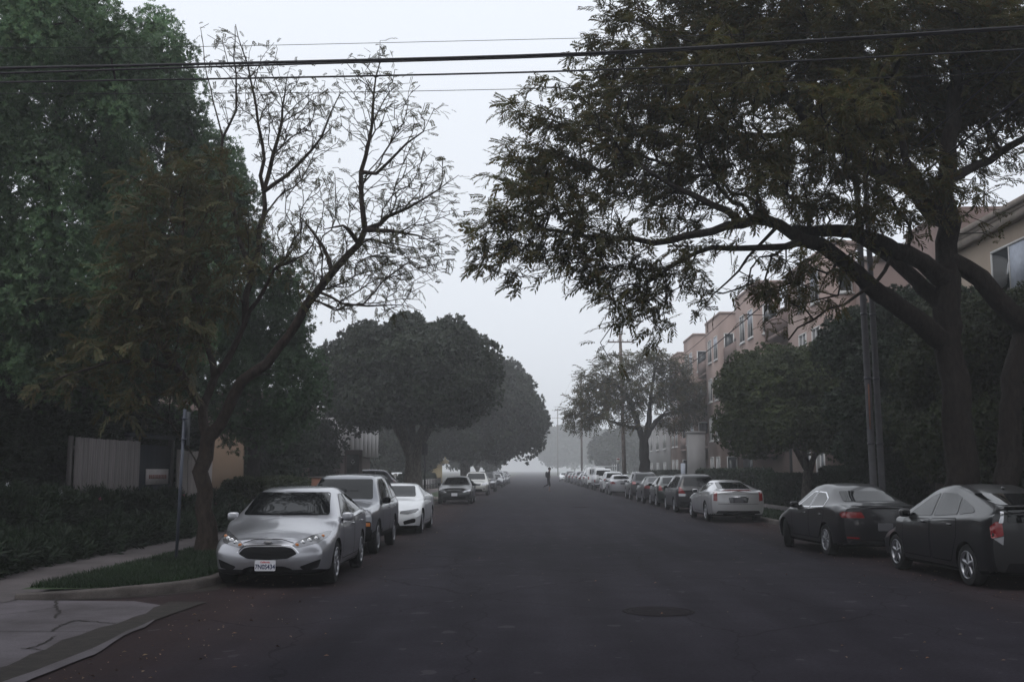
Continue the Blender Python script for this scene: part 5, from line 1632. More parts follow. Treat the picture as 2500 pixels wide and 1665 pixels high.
# ---- small hatchback
HATCH = dict(L=4.1, W=1.72, H=1.53, z_nose=.76, z_cowl=1.06, s_cowl=.95, s_roof0=1.9, s_roof1=3.35, s_deck0=3.95, z_deck=1.08, z_tail=1.0, belt1=1.04, roof_fall=.06, zb=.2, sf=.80, sr=3.3, rw=.31, w_roof=.65, tail_w=.9, deck_w=.76,
    windshield=[(-.62, 1.09), (.62, 1.09), (.54, 1.42), (-.54, 1.42)], rear_window=[(-.58, 1.12), (.58, 1.12), (.52, 1.40), (-.52, 1.40)],
    side_windows=[[(1.45, 1.03), (2.1, 1.39), (2.3, 1.40), (2.3, 1.03)], [(2.36, 1.03), (2.36, 1.40), (3.1, 1.38), (3.4, 1.10)]],
    doors=[[(1.28, .34), (1.26, .97), (2.32, .97), (2.32, .34)], [(2.35, .34), (2.35, .97), (3.1, .98), (3.02, .7), (2.8, .34)]], handle_z=.88, mirror=(1.46, 1.03), spokes=5,
    pairs=[('headlight', 'front', M['clear_lens'], [(.42, .62), (.76, .70), (.79, .84), (.55, .78)]), ('taillight', 'rear', M['red_lens'], [(.60, .78), (.80, .80), (.75, 1.04), (.66, 1.0)], .008)],
    singles=[('grille', 'front', M['black'], [(-.36, .42), (.36, .42), (.36, .58), (-.36, .58)]), ('lower_bumper', 'rear', M['black'], [(-.7, .26), (.7, .26), (.66, .42), (-.66, .42)])], lines=[], plates=[(0, .80, 'rear', None)])
C_H = make_car('parked_car', HATCH, P_['green'])
place(C_H, 7.02, 52.6, True, 'dark green hatchback with slanted tail lamps between the minivan and a dark sedan')

# copies of the kinds above further down the street
def again(src, x, Y, back, label, cat, paint, rz=0, z=0):
    c = copy_tree(src); return place(c, x, Y, back, label, cat, paint=paint, rz=rz, z=z)
again(C_SB, 7.0, 58.2, True, 'dark sedan with glowing red tail lamps between a green hatchback and a dark SUV', 'car', P_['charcoal'])
again(C_RSUV, 6.95, 64.6, True, 'tall dark SUV ahead of the silver sedan in the right row', 'suv', P_['darkgrey'])
again(C_SB, 6.62, 76.6, True, 'light silver sedan with red tail lamps at mid distance on the right', 'car', P_['silver'])
again(C_RSUV, 6.70, 84.4, True, 'small white SUV between the silver sedan and the ladder rack truck', 'suv', P_['white'])
again(C_RSUV, -3.60, 88.6, False, 'dark SUV facing the camera behind the champagne SUV', 'suv', P_['darkgrey'])
again(C_SB, -3.55, 110.5, False, 'grey sedan fading into the fog on the left', 'car', P_['grey'])
again(C_RSUV, -3.5, 118, False, 'pale hazy SUV on the left in front of the small tree', 'suv', P_['pewter'])
again(C_H, -3.5, 126, False, 'hazy dark hatchback far along the left kerb', 'car', P_['grey'])
again(C_SB, -3.45, 134, False, 'faint dark sedan last but one along the left kerb', 'car', P_['darkgrey'])
again(C_RSUV, -3.45, 142, False, 'faintest SUV at the far end of the left row', 'suv', P_['grey'])
again(C_RSUV, 6.6, 113.5, True, 'hazy silver SUV ahead of the white van', 'suv', P_['silver'])
again(C_SB, 6.5, 121, True, 'hazy pale sedan in the fog on the right', 'car', P_['pewter'])
again(C_RSUV, 6.5, 130, True, 'hazy grey SUV in the fog on the right', 'suv', P_['grey'])
again(C_H, 6.4, 139, True, 'faint grey hatchback in the fog on the right', 'car', P_['grey'])
again(C_SB, 6.4, 150, True, 'faint dark sedan far along the right kerb in fog', 'car', P_['darkgrey'])
again(C_RSUV, 6.4, 160, True, 'faint dark SUV farthest along the right kerb in fog', 'suv', P_['charcoal'])
again(C_SB, 5.9, 172, False, 'faint white sedan facing the camera in the fog beside the runner', 'car', P_['white'])
again(C_RSUV, -10.0, 62.0, False, 'grey SUV parked across a driveway on the left, red tail lamp showing', 'suv', P_['grey'], rz=R(-90), z=.142)
again(C_SB, -12.3, 97, False, 'pale car roof showing above the low hedge on the left', 'car', P_['white'], rz=R(-90), z=.13)

# ---- white cargo van and work truck
CARGO = dict(L=5.3, W=2.0, H=2.08, z_nose=1.0, z_cowl=1.25, s_cowl=.75, s_roof0=1.55, s_roof1=5.05, s_deck0=5.2, z_deck=1.2, z_tail=1.1, belt1=1.16, roof_fall=.04, zb=.3, sf=.95, sr=4.2, rw=.37, w_roof=.80, tail_w=.96, deck_w=.88, nose_w=.92,
    windshield=[(-.76, 1.3), (.76, 1.3), (.70, 1.9), (-.70, 1.9)], rear_window=None,
    side_windows=[[(1.3, 1.22), (1.75, 1.85), (2.2, 1.87), (2.2, 1.22)]],
    doors=[[(1.15, .4), (1.15, 1.15), (2.25, 1.15), (2.25, .4)]], handle_z=1.0, mirror=(1.35, 1.25), mirror_mat=M['black'], spokes=6, rim=M['rim_dark'],
    pairs=[('headlight', 'front', M['clear_lens'], [(.5, .82), (.88, .82), (.9, 1.0), (.5, 1.0)]), ('rear_door_window', 'rear', M['glass'], [(.10, 1.38), (.74, 1.38), (.72, 1.86), (.10, 1.86)], .01, .06), ('taillight', 'rear', M['red_lens'], [(.80, .86), (.92, .86), (.92, 1.16), (.80, 1.16)], .008)],
    singles=[('bumper', 'rear', M['black'], [(-.9, .36), (.9, .36), (.9, .58), (-.9, .58)], .03)], lines=[('door_seam', 'rear', M['black'], [(0, .6), (0, 1.2), (0, 1.95)], .014)], plates=[(-.5, .75, 'rear', None)])
car = make_car('parked_van', CARGO, P_['white'])
place(car, 6.72, 105.6, True, 'white cargo van with a dark rear window just ahead of the ladder rack truck', 'van')
def truck():
    root = bpy.data.objects.new('work_truck', None); COL.objects.link(root)
    wp = P_['white']
    mb = MB(); y0 = -2.9
    # cab
    cab = Body(dict(L=3.1, W=1.95, H=1.92, z_nose=1.05, z_cowl=1.22, s_cowl=1.1, s_roof0=1.75, s_roof1=2.85, s_deck0=3.02, z_deck=1.2, z_tail=1.1, sf=.9, zb=.35, w_roof=.74, tail_w=.95, nose_w=.93, deck_w=.85))
    me = cab.mesh('cab', None); c = link('cab', me, wp, root); c.location = (0, y0+1.55, 0)
    for view, nm_, q in (('front', 'windshield', [(-.7, 1.27), (.7, 1.27), (.62, 1.78), (-.62, 1.78)]), ('rear', 'rear_window', [(-.66, 1.28), (.66, 1.28), (.6, 1.74), (-.6, 1.74)])):
        o = patch(cab, nm_, q, view, M['glass'], root, .008); o.location = c.location
    for v in ('left', 'right'):
        o = patch(cab, 'side_window', [(-.05, 1.22), (.35, 1.74), (1.1, 1.74), (1.15, 1.22)], v, M['glass'], root, .008); o.location = c.location
    cab.bm.free()
    # utility boxes either side of the bed
    for sd in (-1, 1):
        mb = MB(); mb.box((sd*.62 if sd > 0 else -1.02, .15, .62), (1.02 if sd > 0 else -.62, 2.75, 1.36))
        for k in range(3): mb.box((sd*1.02-.006, .2+k*.86, .68), (sd*1.02+.012, .2+k*.86+.80, 1.30), 1)
        mb.box((sd*1.0-.1*(sd > 0), 2.75, .7), (sd*1.0+.1*(sd < 0), 2.765, .95), 2)
        mb.build('tool_box', [wp, M['plate'], M['red_lens']], root)
    mb = MB(); mb.box((-.62, .15, .62), (.62, 2.74, .74)); mb.box((-.62, 2.70, .74), (.62, 2.76, 1.16)); mb.build('truck_bed', wp, root)
    mb = MB(); mb.box((-1.0, 2.77, .46), (1.0, 2.95, .62)); mb.build('bumper', M['rim'], root)
    mb = MB(); mb.box((-.45, -2.6, .40), (.45, 2.75, .60)); mb.build('chassis', M['black'], root)
    mb = MB()
    for sd in (-1, 1):
        for yy_ in (-2.0, .3, 2.65): mb.tube([(sd*.96, yy_, 1.05 if yy_ < 0 else 1.36), (sd*.96, yy_, 2.28)], .03, 6)
        mb.tube([(sd*.96, -2.2, 2.1), (sd*.96, 2.8, 2.1)], .035, 6); mb.tube([(sd*.96, 0, 1.75), (sd*.96, 2.7, 1.75)], .025, 6)
    for yy_ in (-2.0, .3, 2.65):
        mb.tube([(-.96, yy_, 2.1), (.96, yy_, 2.1)], .035, 6)
    mb.build('ladder_rack', wp, root)
    for y_ in (-2.0, 1.6):
        for sd in (-1, 1): wheel(root, sd*.86, y_, .38, sd, M['rim_dark'], 6, .24)
    return root
place(truck(), 6.72, 94.6, True, 'white work truck with a ladder rack at mid distance on the right', 'truck')
# ================================================================== BUILDINGS, FENCE, POLES, CABLES, PEOPLE
def stucco(name, c, c2=None):
    m, nt, b = base_mat(name)
    v = objvec(nt)
    c = np.array(c)
    big = noise(nt, .35, 6, .65, v)
    col = ramp(nt, big, [(.3, tuple(c*.80)), (.7, tuple(c*1.05))])
    vs = objvec(nt, (1, 1, .12))
    stain = noise(nt, 1.6, 6, .7, vs)                     # rain streaks running down
    col = mixc(nt, mathn(nt, 'MULTIPLY', stain, .35), col, tuple(c*.55))
    nt.links.new(col, b.inputs['Base Color'])
    b.inputs['Roughness'].default_value = .9
    b.inputs['Specular IOR Level'].default_value = .2
    bump(nt, b, noise(nt, 45, 4, .6, v), .35, .01)
    return m
M['pink'] = stucco('pink_stucco', (.36, .27, .24))
M['pink_dark'] = stucco('mauve_stucco', (.22, .16, .145))
M['beige'] = stucco('beige_stucco', (.36, .29, .23))
M['peach'] = stucco('peach_stucco', (.25, .175, .125))
M['white_wall'] = stucco('white_stucco', (.62, .60, .60))
M['yellow'] = stucco('yellow_stucco', (.50, .38, .20))
M['brown_wall'] = stucco('brown_wall', (.085, .06, .055))
M['grey_wall'] = stucco('grey_wall', (.30, .29, .29))
M['roof'] = rough_mat('roof_edge', (.16, .135, .125), .3, 3, .85, .2)
M['roof_beige'] = rough_mat('roof_edge_beige', (.24, .20, .17), .3, 3, .85, .2)
M['frame_white'] = rough_mat('window_frame', (.58, .57, .56), .12, 4, .6, 0)
M['frame_dark'] = rough_mat('window_frame_dark', (.06, .055, .055), .2, 4, .6, 0)
M['pane'] = flat_mat('window_pane', (.025, .03, .035), .06, 0, .6)
M['blind'] = rough_mat('window_blind', (.42, .45, .52), .15, 6, .7, 0)
M['brick'] = None
def brick():
    m, nt, b = base_mat('orange_brick')
    t = nt.nodes.new('ShaderNodeTexBrick')
    t.inputs['Color1'].default_value = (.34, .13, .07, 1); t.inputs['Color2'].default_value = (.26, .10, .06, 1); t.inputs['Mortar'].default_value = (.25, .2, .17, 1)
    t.inputs['Scale'].default_value = 5
    mp = nt.nodes.new('ShaderNodeMapping'); mp.inputs['Rotation'].default_value = (R(90), 0, R(90))
    tc = nt.nodes.new('ShaderNodeTexCoord'); nt.links.new(tc.outputs['Object'], mp.inputs[0]); nt.links.new(mp.outputs[0], t.inputs[0])
    nt.links.new(t.outputs[0], b.inputs['Base Color']); b.inputs['Roughness'].default_value = .9
    return m
M['brick'] = brick()

def window(parent, x, y0, y1, z0, z1, nx=-1, face='x', frame=None, glass=None, split=True, blind=0.0, depth=.10):
    """window on a wall whose outer face is x (facing nx) or y (facing nx along y)"""
    fm = frame or M['frame_white']
    def bx(mb, a0, a1, b0, b1, d0, d1, mi=0):
        d0, d1 = sorted((d0, d1))
        if face == 'x': mb.box((d0, a0, b0), (d1, a1, b1), mi)
        else: mb.box((a0, d0, b0), (a1, d1, b1), mi)
    mb = MB(); t = .07
    o0, o1 = x - nx*.06, x + nx*.045
    bx(mb, y0, y1, z0, z0+t, o0, o1); bx(mb, y0, y1, z1-t, z1, o0, o1)
    bx(mb, y0, y0+t, z0+t, z1-t, o0, o1); bx(mb, y1-t, y1, z0+t, z1-t, o0, o1)
    if split: bx(mb, (y0+y1)/2-.03, (y0+y1)/2+.03, z0+t, z1-t, o0, x + nx*.038)
    bx(mb, y0-.07, y1+.07, z0-.09, z0-.003, o0, x + nx*.09)
    w = mb.build('window', fm, parent)
    mb = MB()
    bx(mb, y0+t, y1-t, z0+t, z1-t, x + nx*.012, x - nx*.03)
    mb.build('pane', glass or M['pane'], w)
    if blind:
        mb = MB(); bx(mb, y0+t+.01, (y0+y1)/2-.03 if blind < 0 else y1-t-.01, z1-t-(z1-z0-2*t)*abs(blind), z1-t-.01, x + nx*.017, x + nx*.022)
        mb.build('blind', M['blind'], w)
    return w

# ---- stepped pink flats on the right
bx0 = 15.0
b = thing('apartment_building', (bx0, 75, 0), 'tall stepped pink stucco block of flats with projecting bays on the right', 'building')
def loc(mb): return mb
mb = MB(); mb.box((0, -29, -.05), (14, 30, 11.0)); wl = mb.build('wall', M['pink_dark'], b)
mb = MB(); mb.box((-.10, -29.1, 11.0), (14.1, 30.1, 11.2)); mb.build('roof_edge', M['roof'], b)
bays = [(-27.5, -19, 1.0, 12.1), (-13, -6.2, 1.25, 12.9), (.2, 6.5, 1.1, 13.0), (11.5, 17, 1.25, 12.9), (22.5, 28.5, 1.0, 12.6)]
for (ya, yb, pr_, hh) in bays:
    mb = MB(); mb.box((-pr_, ya, 2.6 if pr_ > 1.2 else -.04), (.06, yb, hh))
    mb.box((-pr_-.05, ya-.05, hh), (.6, yb+.05, hh+.16))
    by = mb.build('bay', M['pink'], b)
    for f in range(4):
        z0 = 1.0 + f*2.95
        if z0 + 1.9 > hh: continue
        if pr_ > 1.2 and f == 0: continue
        ym = (ya+yb)/2
        window(by, -pr_, ym-1.9, ym-.5, z0, z0+1.75, -1, frame=M['frame_white'], blind=.5 if f % 2 else 0)
        window(by, -pr_, ym+.6, ym+2.0, z0, z0+1.75, -1, frame=M['frame_white'])
        # narrow side light facing the camera
        window(by, ya, -pr_+.25, -.12, z0, z0+1.75, -1, face='y', frame=M['frame_white'], split=False)
for (ya, yb) in ((-19, -13), (-6.2, .2), (6.5, 11.5), (17, 22.5)):
    for f in range(4):
        z0 = .9 + f*2.9; ym = (ya+yb)/2
        if f: # balcony with solid parapet
            mb = MB(); mb.box((-.95, ya+.25, z0-.35), (.05, yb-.25, z0-.15)); mb.box((-.95, ya+.25, z0-.15), (-.83, yb-.25, z0+.85)); mb.build('balcony', M['pink_dark'], b)
        window(b, 0, ym-1.5, ym+1.5, z0, z0+2.1, -1, frame=M['frame_dark'])
mb = MB(); mb.box((-2.6, -29, -.05), (-2.4, 28, 1.1)); mb.box((-2.65, -29, 1.1), (-2.35, 28, 1.18)); mb.build('front_wall', M['pink_dark'], b)

# ---- beige flats nearest on the right
b = thing('apartment_building', (15, 30, 0), 'beige three storey house with bracketed eaves and a blind drawn at the right edge', 'building')
mb = MB(); mb.box((0, -14, -.05), (12, 6.2, 9.55)); mb.build('wall', M['beige'], b)
mb = MB(); mb.box((.02, 6.2, -.05), (12, 11, 10.9)); mb.box((-.03, 6.52, 10.9), (12.05, 11.05, 11.05)); mb.build('rear_wing', M['pink_dark'], b)
mb = MB(); mb.box((-.28, -14.3, 9.55), (12.3, 6.4, 9.66)); mb.box((-.36, -14.4, 9.66), (12.4, 6.5, 9.84)); mb.box((-.25, -14.2, 9.30), (-.003, 6.3, 9.55)); mb.box((-.12, 6.203, 9.30), (12, 6.3, 9.55)); mb.build('roof', M['roof_beige'], b)
for k, ym in enumerate((-10.5, -4.0, 2.2)):
    for f in range(3):
        z0 = 1.2 + f*3.0
        window(b, 0, ym-1.25, ym+1.25, z0, z0+1.55, -1, frame=M['frame_white'], blind=-.98 if (f == 2) else (.6 if k == 1 else 0))
        mb = MB(); mb.box((-.16, ym-1.6, z0-.42), (-.003, ym+1.6, z0-.16)); mb.build('sill_band', M['grey_wall'], b)
mb = MB(); mb.box((-.9, -2.6, 5.35), (0, 4.8, 5.5)); mb.box((-1.0, -2.7, 5.5), (0, 4.9, 5.56)); mb.build('canopy', M['frame_dark'], b)
# grey low block further back on the right
b = thing('building', (14.5, 120, 0), 'plain grey building fading into fog beyond the pink flats', 'building')
mb = MB(); mb.box((0, -12, -.05), (12, 14, 7.0)); mb.box((-.1, -12.1, 7.0), (12.1, 14.1, 7.25)); mb.build('wall', M['grey_wall'], b)
for ym in (-8, -2, 4, 10):
    for z0 in (1, 4): window(b, 0, ym-1, ym+1, z0, z0+1.6)

# ---- left side buildings
b = thing('house', (-13.5, 34, 0), 'beige house mostly hidden by the dense trees behind the grey fence', 'building')
mb = MB(); mb.box((-12, -12, -.05), (-1.6, 10, 6.3)); mb.build('wall', M['beige'], b)
mb = MB(); mb.box((-12.4, -12.4, 6.3), (-1.2, 10.4, 6.6)); mb.build('roof', M['roof'], b)
for ym in (-8, -2.5, 3, 7.5):
    for z0 in (1.0, 3.9): window(b, -1.6, ym-.9, ym+.9, z0, z0+1.4, 1)
mb = MB(); mb.box((-11, 10.003, -.05), (1.5, 10.2, 3.1)); mb.build('side_wall', M['peach'], b)
b = thing('house', (-12, 53, 0), 'mauve stucco house wall beyond the peach wall on the left', 'building')
mb = MB(); mb.box((-12, -3.0, -.05), (0, 4.5, 5.2)); mb.box((-12.2, -3.2, 5.2), (.25, 4.7, 5.45)); mb.build('wall', M['pink_dark'], b)
window(b, -3.0, -4, -2.4, 1.0, 2.6, -1, face='y')
window(b, 0, .2, 2.0, 3.0, 4.3, 1)
b = thing('house', (-12, 70, 0), 'white building with upright fins over a dark garage on the left', 'building')
mb = MB(); mb.box((-12, -2.5, 2.75), (0, 12, 5.6)); mb.build('wall', M['white_wall'], b)
mb = MB(); mb.box((-12, -2.2, -.05), (-.35, 11.8, 2.745)); mb.build('garage_wall', M['brown_wall'], b)
mb = MB(); mb.box((-12.2, -2.7, 5.6), (.3, 12.2, 5.8)); mb.build('roof', M['roof'], b)
for k in range(7):
    window(b, 0, -1.6+k*1.9, -.6+k*1.9, 3.15, 5.1, 1, split=False, frame=M['frame_dark'])
for k in range(8):
    mb = MB(); mb.box((.003, -2.2+k*1.9, 2.75), (.35, -2.02+k*1.9, 5.55)); mb.build('fin', M['white_wall'], b)
for k in range(4):
    mb = MB(); mb.box((-2.9-k*2.4, -2.72, 2.75), (-2.72-k*2.4, -2.503, 5.55)); mb.build('fin', M['white_wall'], b)
b = thing('house', (-10.2, 126, 0), 'pale yellow house glimpsed past the fig tree trunk', 'building')
mb = MB(); mb.box((-4.2, -8, 2.6), (0, 8, 5.0)); mb.box((-4.2, -7.5, -.05), (-.8, 8, 2.597)); mb.build('wall', M['yellow'], b)
mb = MB(); mb.box((-4.5, -8.3, 5.0), (.3, 8.3, 5.3)); mb.build('roof', M['roof'], b)
for ym in (-5, 0, 5): window(b, 0, ym-.8, ym+.8, 3.1, 4.4, 1)
window(b, -8, -2.6, -1.4, 3.2, 4.3, -1, face='y')
# dark notice pillar at the driveway and the brick planter before it
b = thing('sign_pillar', (-9.7, 58.2, .12), 'dark brown upright notice panel with a pale emblem by the driveway', 'sign')
mb = MB(); mb.box((-.46, -.25, 0), (.46, .25, 2.75)); mb.build('pillar', M['brown_wall'], b)
mb = MB(); mb.box((-.33, -.275, 1.35), (.33, -.253, 2.5)); pn = mb.build('panel', M['trim'], b)
mb = MB(); mb.tube([(-.1, -.28, 2.12), (0, -.28, 1.98), (.1, -.28, 2.12)], .018, 5); mb.tube([(-.06, -.28, 2.2), (.06, -.28, 2.2)], .018, 5); mb.build('emblem', M['grey_wall'], pn)
b = thing('brick_planter', (-10.4, 54.5, .12), 'low orange brick planter wall beside the dark notice panel', 'planter')
mb = MB(); mb.box((-1.1, -1.2, 0), (.7, 1.6, 1.25)); mb.build('brick_wall', M['brick'], b)
mb = MB(); mb.box((-1.15, -1.25, 1.25), (.75, 1.65, 1.31)); mb.build('coping', M['roof'], b)
b = thing('garden_wall', (-8.9, 94, .12), 'low pale concrete wall with dark pickets behind the black sedan', 'wall')
mb = MB(); mb.box((-.12, -14, 0), (.12, 12, .78)); mb.box((-.16, -14.05, .78), (.16, 12.05, .84)); mb.build('wall', M['white_wall'], b)
mb = MB()
for y_ in np.arange(-13.5, 12, 1.5): mb.box((.14, y_-.03, 0), (.20, y_+.03, .95))
mb.box((.14, -13.6, .35), (.19, 12, .41)); mb.build('railing', M['frame_dark'], b)

# ---- grey board fence with its gate on the left
def boards(name, c):
    m, nt, bb = base_mat(name)
    v = objvec(nt, (1, 1, .06))
    n1 = noise(nt, 6, 7, .7, v)
    col = ramp(nt, n1, [(.3, tuple(np.array(c)*.6)), (.7, tuple(np.array(c)*1.25))])
    nt.links.new(col, bb.inputs['Base Color']); bb.inputs['Roughness'].default_value = .9; bb.inputs['Specular IOR Level'].default_value = .2
    bump(nt, bb, n1, .5, .01)
    return m
M['boards'] = boards('weathered_boards', (.17, .152, .152))
M['boards_light'] = boards('pale_boards', (.36, .32, .31))
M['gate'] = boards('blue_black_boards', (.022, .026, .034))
fx = -11.0
def fence(label, y0, y1, h, mat, base=.1):
    b = thing('board_fence', (fx, (y0+y1)/2, base), label, 'fence', 'grey board fence panels')
    g = np.random.default_rng(int(y0*10)); mb = MB(); q = (y0+y1)/2
    n = int((y1-y0)/.145); w = (y1-y0)/n
    for k in range(n):
        ya = y0 + k*w - q; d = g.normal(0, .004)
        mb.box((-.012+d, ya+.004, .03), (.012+d, ya+w-.004, h + g.normal(0, .006)))
    mb.build('boards', mat, b)
    mb = MB()
    for z in (.35, h-.3): mb.box((-.06, y0-q, z), (-.022, y1-q, z+.09))
    mb.build('rail', mat, b)
    for yy_ in (y0-q, y1-q):
        mb = MB(); mb.box((-.16, yy_-.05, 0), (-.061, yy_+.05, h+.03)); mb.build('post', mat, b)
fence('long weathered grey board panel left of the dark gate', 25.3, 29.55, 2.45, M['boards'])
fence('narrow paler board panel right of the dark gate by the jacaranda trunk', 33.2, 36.4, 2.28, M['boards_light'])
b = thing('gate', (fx-.35, 31.4, .1), 'blue black gate set back between the two grey board panels', 'gate')
mb = MB(); mb.box((-.03, -1.7, .05), (.03, 1.7, 2.4)); mb.build('gate_leaf', M['gate'], b)
for y_ in (-1.78, 1.78):
    mb = MB(); mb.box((-.08, y_-.08, 0), (.08, y_+.08, 2.6)); mb.build('post', M['frame_dark'], b)
mb = MB(); mb.box((.032, -1.5, 1.1), (.05, -1.38, 1.3)); mb.build('latch', M['rim_dark'], b)
mb = MB(); mb.box((-.1, -1.9, 2.6), (.1, 1.9, 2.72)); mb.build('lintel', M['gate'], b)
b = thing('estate_sign', (fx-.29, 31.85, 1.55), 'white notice board with faded red lettering hung on the dark gate', 'sign')
M['sign_white'] = rough_mat('sign_white', (.46, .42, .42), .2, 8, .6, 0)
M['faded_red'] = rough_mat('faded_red', (.22, .09, .08), .3, 10, .7, 0)
mb = MB(); mb.box((-.012, -.95, -.22), (.012, .95, .24)); mb.build('board', M['sign_white'], b)
g = np.random.default_rng(4)
mb = MB(); y_ = -.72
while y_ < .66:
    w = g.uniform(.06, .13); mb.box((.0125, y_, -.05), (.016, y_+w, .07)); y_ += w + .035
mb.build('lettering', M['faded_red'], b)
b = thing('board_fence', (-13.6, 23.6, .1), 'dark fence panel at the far left', 'fence', 'grey board fence panels')
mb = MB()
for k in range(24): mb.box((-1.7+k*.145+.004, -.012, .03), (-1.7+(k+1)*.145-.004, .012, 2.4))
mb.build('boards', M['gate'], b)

# ---- poles, signs
M['galv'] = rough_mat('galvanised_steel', (.055, .062, .085), .25, 6, .55, .1, 30, .5)
M['pole_wood'] = bark('pole_wood', (.13, .10, .085), 2)
M['pole_grey'] = rough_mat('pole_grey', (.15, .145, .155), .35, 2.2, .8, .3, 30)
M['dark_metal'] = flat_mat('dark_metal', (.03, .03, .032), .5, .4)
M['sign_back'] = rough_mat('sign_back', (.035, .04, .048), .3, 5, .5, 0)
pb = at(430, 1365, 19.2)
b = thing('sign_post', (pb.x, 19.2, .12), 'slim steel post with an edge on sign plate on the grass by the kerb', 'sign post')
lean = .055
mb = MB(); mb.tube([(0, 0, -.02), (lean, 0, 2.75)], .029, 10); mb.build('post', M['galv'], b)
mb = MB(); mb.cbox((0, .19, 0), (.012, .46, .62)); p_ = mb.build('sign_plate', M['sign_back'], b); p_.location = (lean*.85+.045, .0, 2.40); p_.rotation_euler = (0, 0, R(9))
for z in (2.2, 2.58):
    mb = MB(); mb.cbox((0, 0, 0), (.09, .09, .03)); q = mb.build('bracket', M['galv'], b); q.location = (lean*z/2.75+.012, 0, z)
b = thing('sign_post', (-5.55, 56.2, .12), 'thin black post with a small dark plate in front of the fig tree trunk', 'sign post')
mb = MB(); mb.tube([(0, 0, -.02), (0, 0, 3.1)], .045, 8); mb.build('post', M['dark_metal'], b)
mb = MB(); mb.cbox((0, 0, 2.75), (.30, .03, .62)); mb.build('sign_plate', M['dark_metal'], b)
b = thing('sign_post', (8.6, 101, .12), 'small red and white parking sign beyond the brown utility pole', 'sign post')
mb = MB(); mb.tube([(0, 0, -.02), (0, 0, 2.9)], .035, 8); mb.build('post', M['galv'], b)
mb = MB(); mb.cbox((0, -.05, 2.55), (.32, .02, .52)); p_ = mb.build('sign_plate', M['frame_white'], b)
mb = MB(); mb.cbox((0, -.066, 2.70), (.26, .008, .14)); mb.build('red_band', M['red_lens'], p_)
b = thing('banner_post', (10.4, 71, .12), 'pale blue white upright banner sign near the pink flats', 'sign')
mb = MB(); mb.cbox((0, 0, 1.35), (.30, .04, 1.5)); mb.build('banner', M['blind'], b)
mb = MB(); mb.tube([(0, .03, 0), (0, .03, 2.2)], .03, 6); mb.build('post', M['galv'], b)
b = thing('concrete_pillar', (11.8, 74, .12), 'plain grey pillar beside the pale banner sign', 'pillar')
mb = MB(); mb.box((-.6, -.5, 0), (.55, .5, 4.2)); mb.box((-.65, -.55, 4.2), (.6, .55, 4.35)); mb.build('pillar', M['grey_wall'], b)
b = thing('garden_edging', (12.1, 32.6, .12), 'low reddish brick strip on the lawn by the tall hedge', 'edging')
mb = MB(); mb.box((-.7, -.3, 0), (.7, .3, .42)); mb.build('brick_wall', M['brick'], b)

# pair of leaning grey poles behind the dark sedan
for k, (px0, px1, r0, r1, lab) in enumerate(((2130, 2099, .085, .075, 'left of the two leaning grey poles behind the dark grey sedan'), (2151, 2121, .080, .07, 'right of the two leaning grey poles, slightly slimmer'))):
    Y = 25.8 + .15*k
    a = at(px0+2, 1175, Y); c = at(px1, 590, Y)
    dx = (c.x-a.x)/(c.z-a.z)
    x0 = a.x - dx*a.z
    b = thing('utility_pole', (x0, Y, .1), lab, 'pole', 'pair of grey poles')
    top = 10.0
    mb = MB(); zz = np.linspace(-.15, top, 14)
    mb.tube([(dx*z, 0, z) for z in zz], r0 + (r1-r0)*(zz/6.5), 14); mb.build('pole', M['pole_grey'], b, smooth=True, sharp=60)
    for z in (2.3, 3.9, 5.5):
        mb = MB(); mb.tube([(dx*z, 0, z-.03), (dx*z, 0, z+.03)], r0*1.03, 14); mb.build('band', M['rim_dark'], b)
    if k == 0:
        mb = MB(); mb.cbox((0, -r0*1.02, 3.2), (.035, .02, 1.1)); q = mb.build('cable_guard', M['brick'], b); q.location = (dx*3.2 - .02, 0, 0)
def upole(x, Y, top, r, label, arms, lean=0.0):
    b = thing('utility_pole', (x, Y, .1), label, 'pole', 'wooden utility poles on the right kerb')
    mb = MB(); mb.tube([(0, 0, -.1), (lean*.5, 0, top*.5), (lean, 0, top)], [r, r*.85, r*.7], 10); mb.build('pole', M['pole_wood'], b, smooth=True)
    for z, w in arms:
        mb = MB(); mb.cbox((lean*z/top, -.12, z), (w, .10, .12)); am = mb.build('crossarm', M['pole_wood'], b)
        for q in np.linspace(-w/2+.12, w/2-.12, 6):
            mb = MB(); mb.lathe([(0, .03), (.05, .05), (.12, .045), (.18, .02)], 8, 'z'); i_ = mb.build('insulator', M['grey_wall'], am); i_.location = (lean*z/top+q, -.12, z+.06)
    return b
upole(8.75, 96, 14.2, .20, 'brown wooden utility pole rising through the hazy jacaranda', [(13.4, 2.4), (12.2, 2.4)], -.25)
upole(8.5, 168, 17.0, .18, 'distant foggy utility pole with two crossarms', [(16.6, 3.2), (14.2, 3.2), (11.4, 1.6)])
upole(9.2, 330, 21.0, .18, 'faintest utility pole deep in the fog', [(20.4, 3.6), (18, 3.6)])

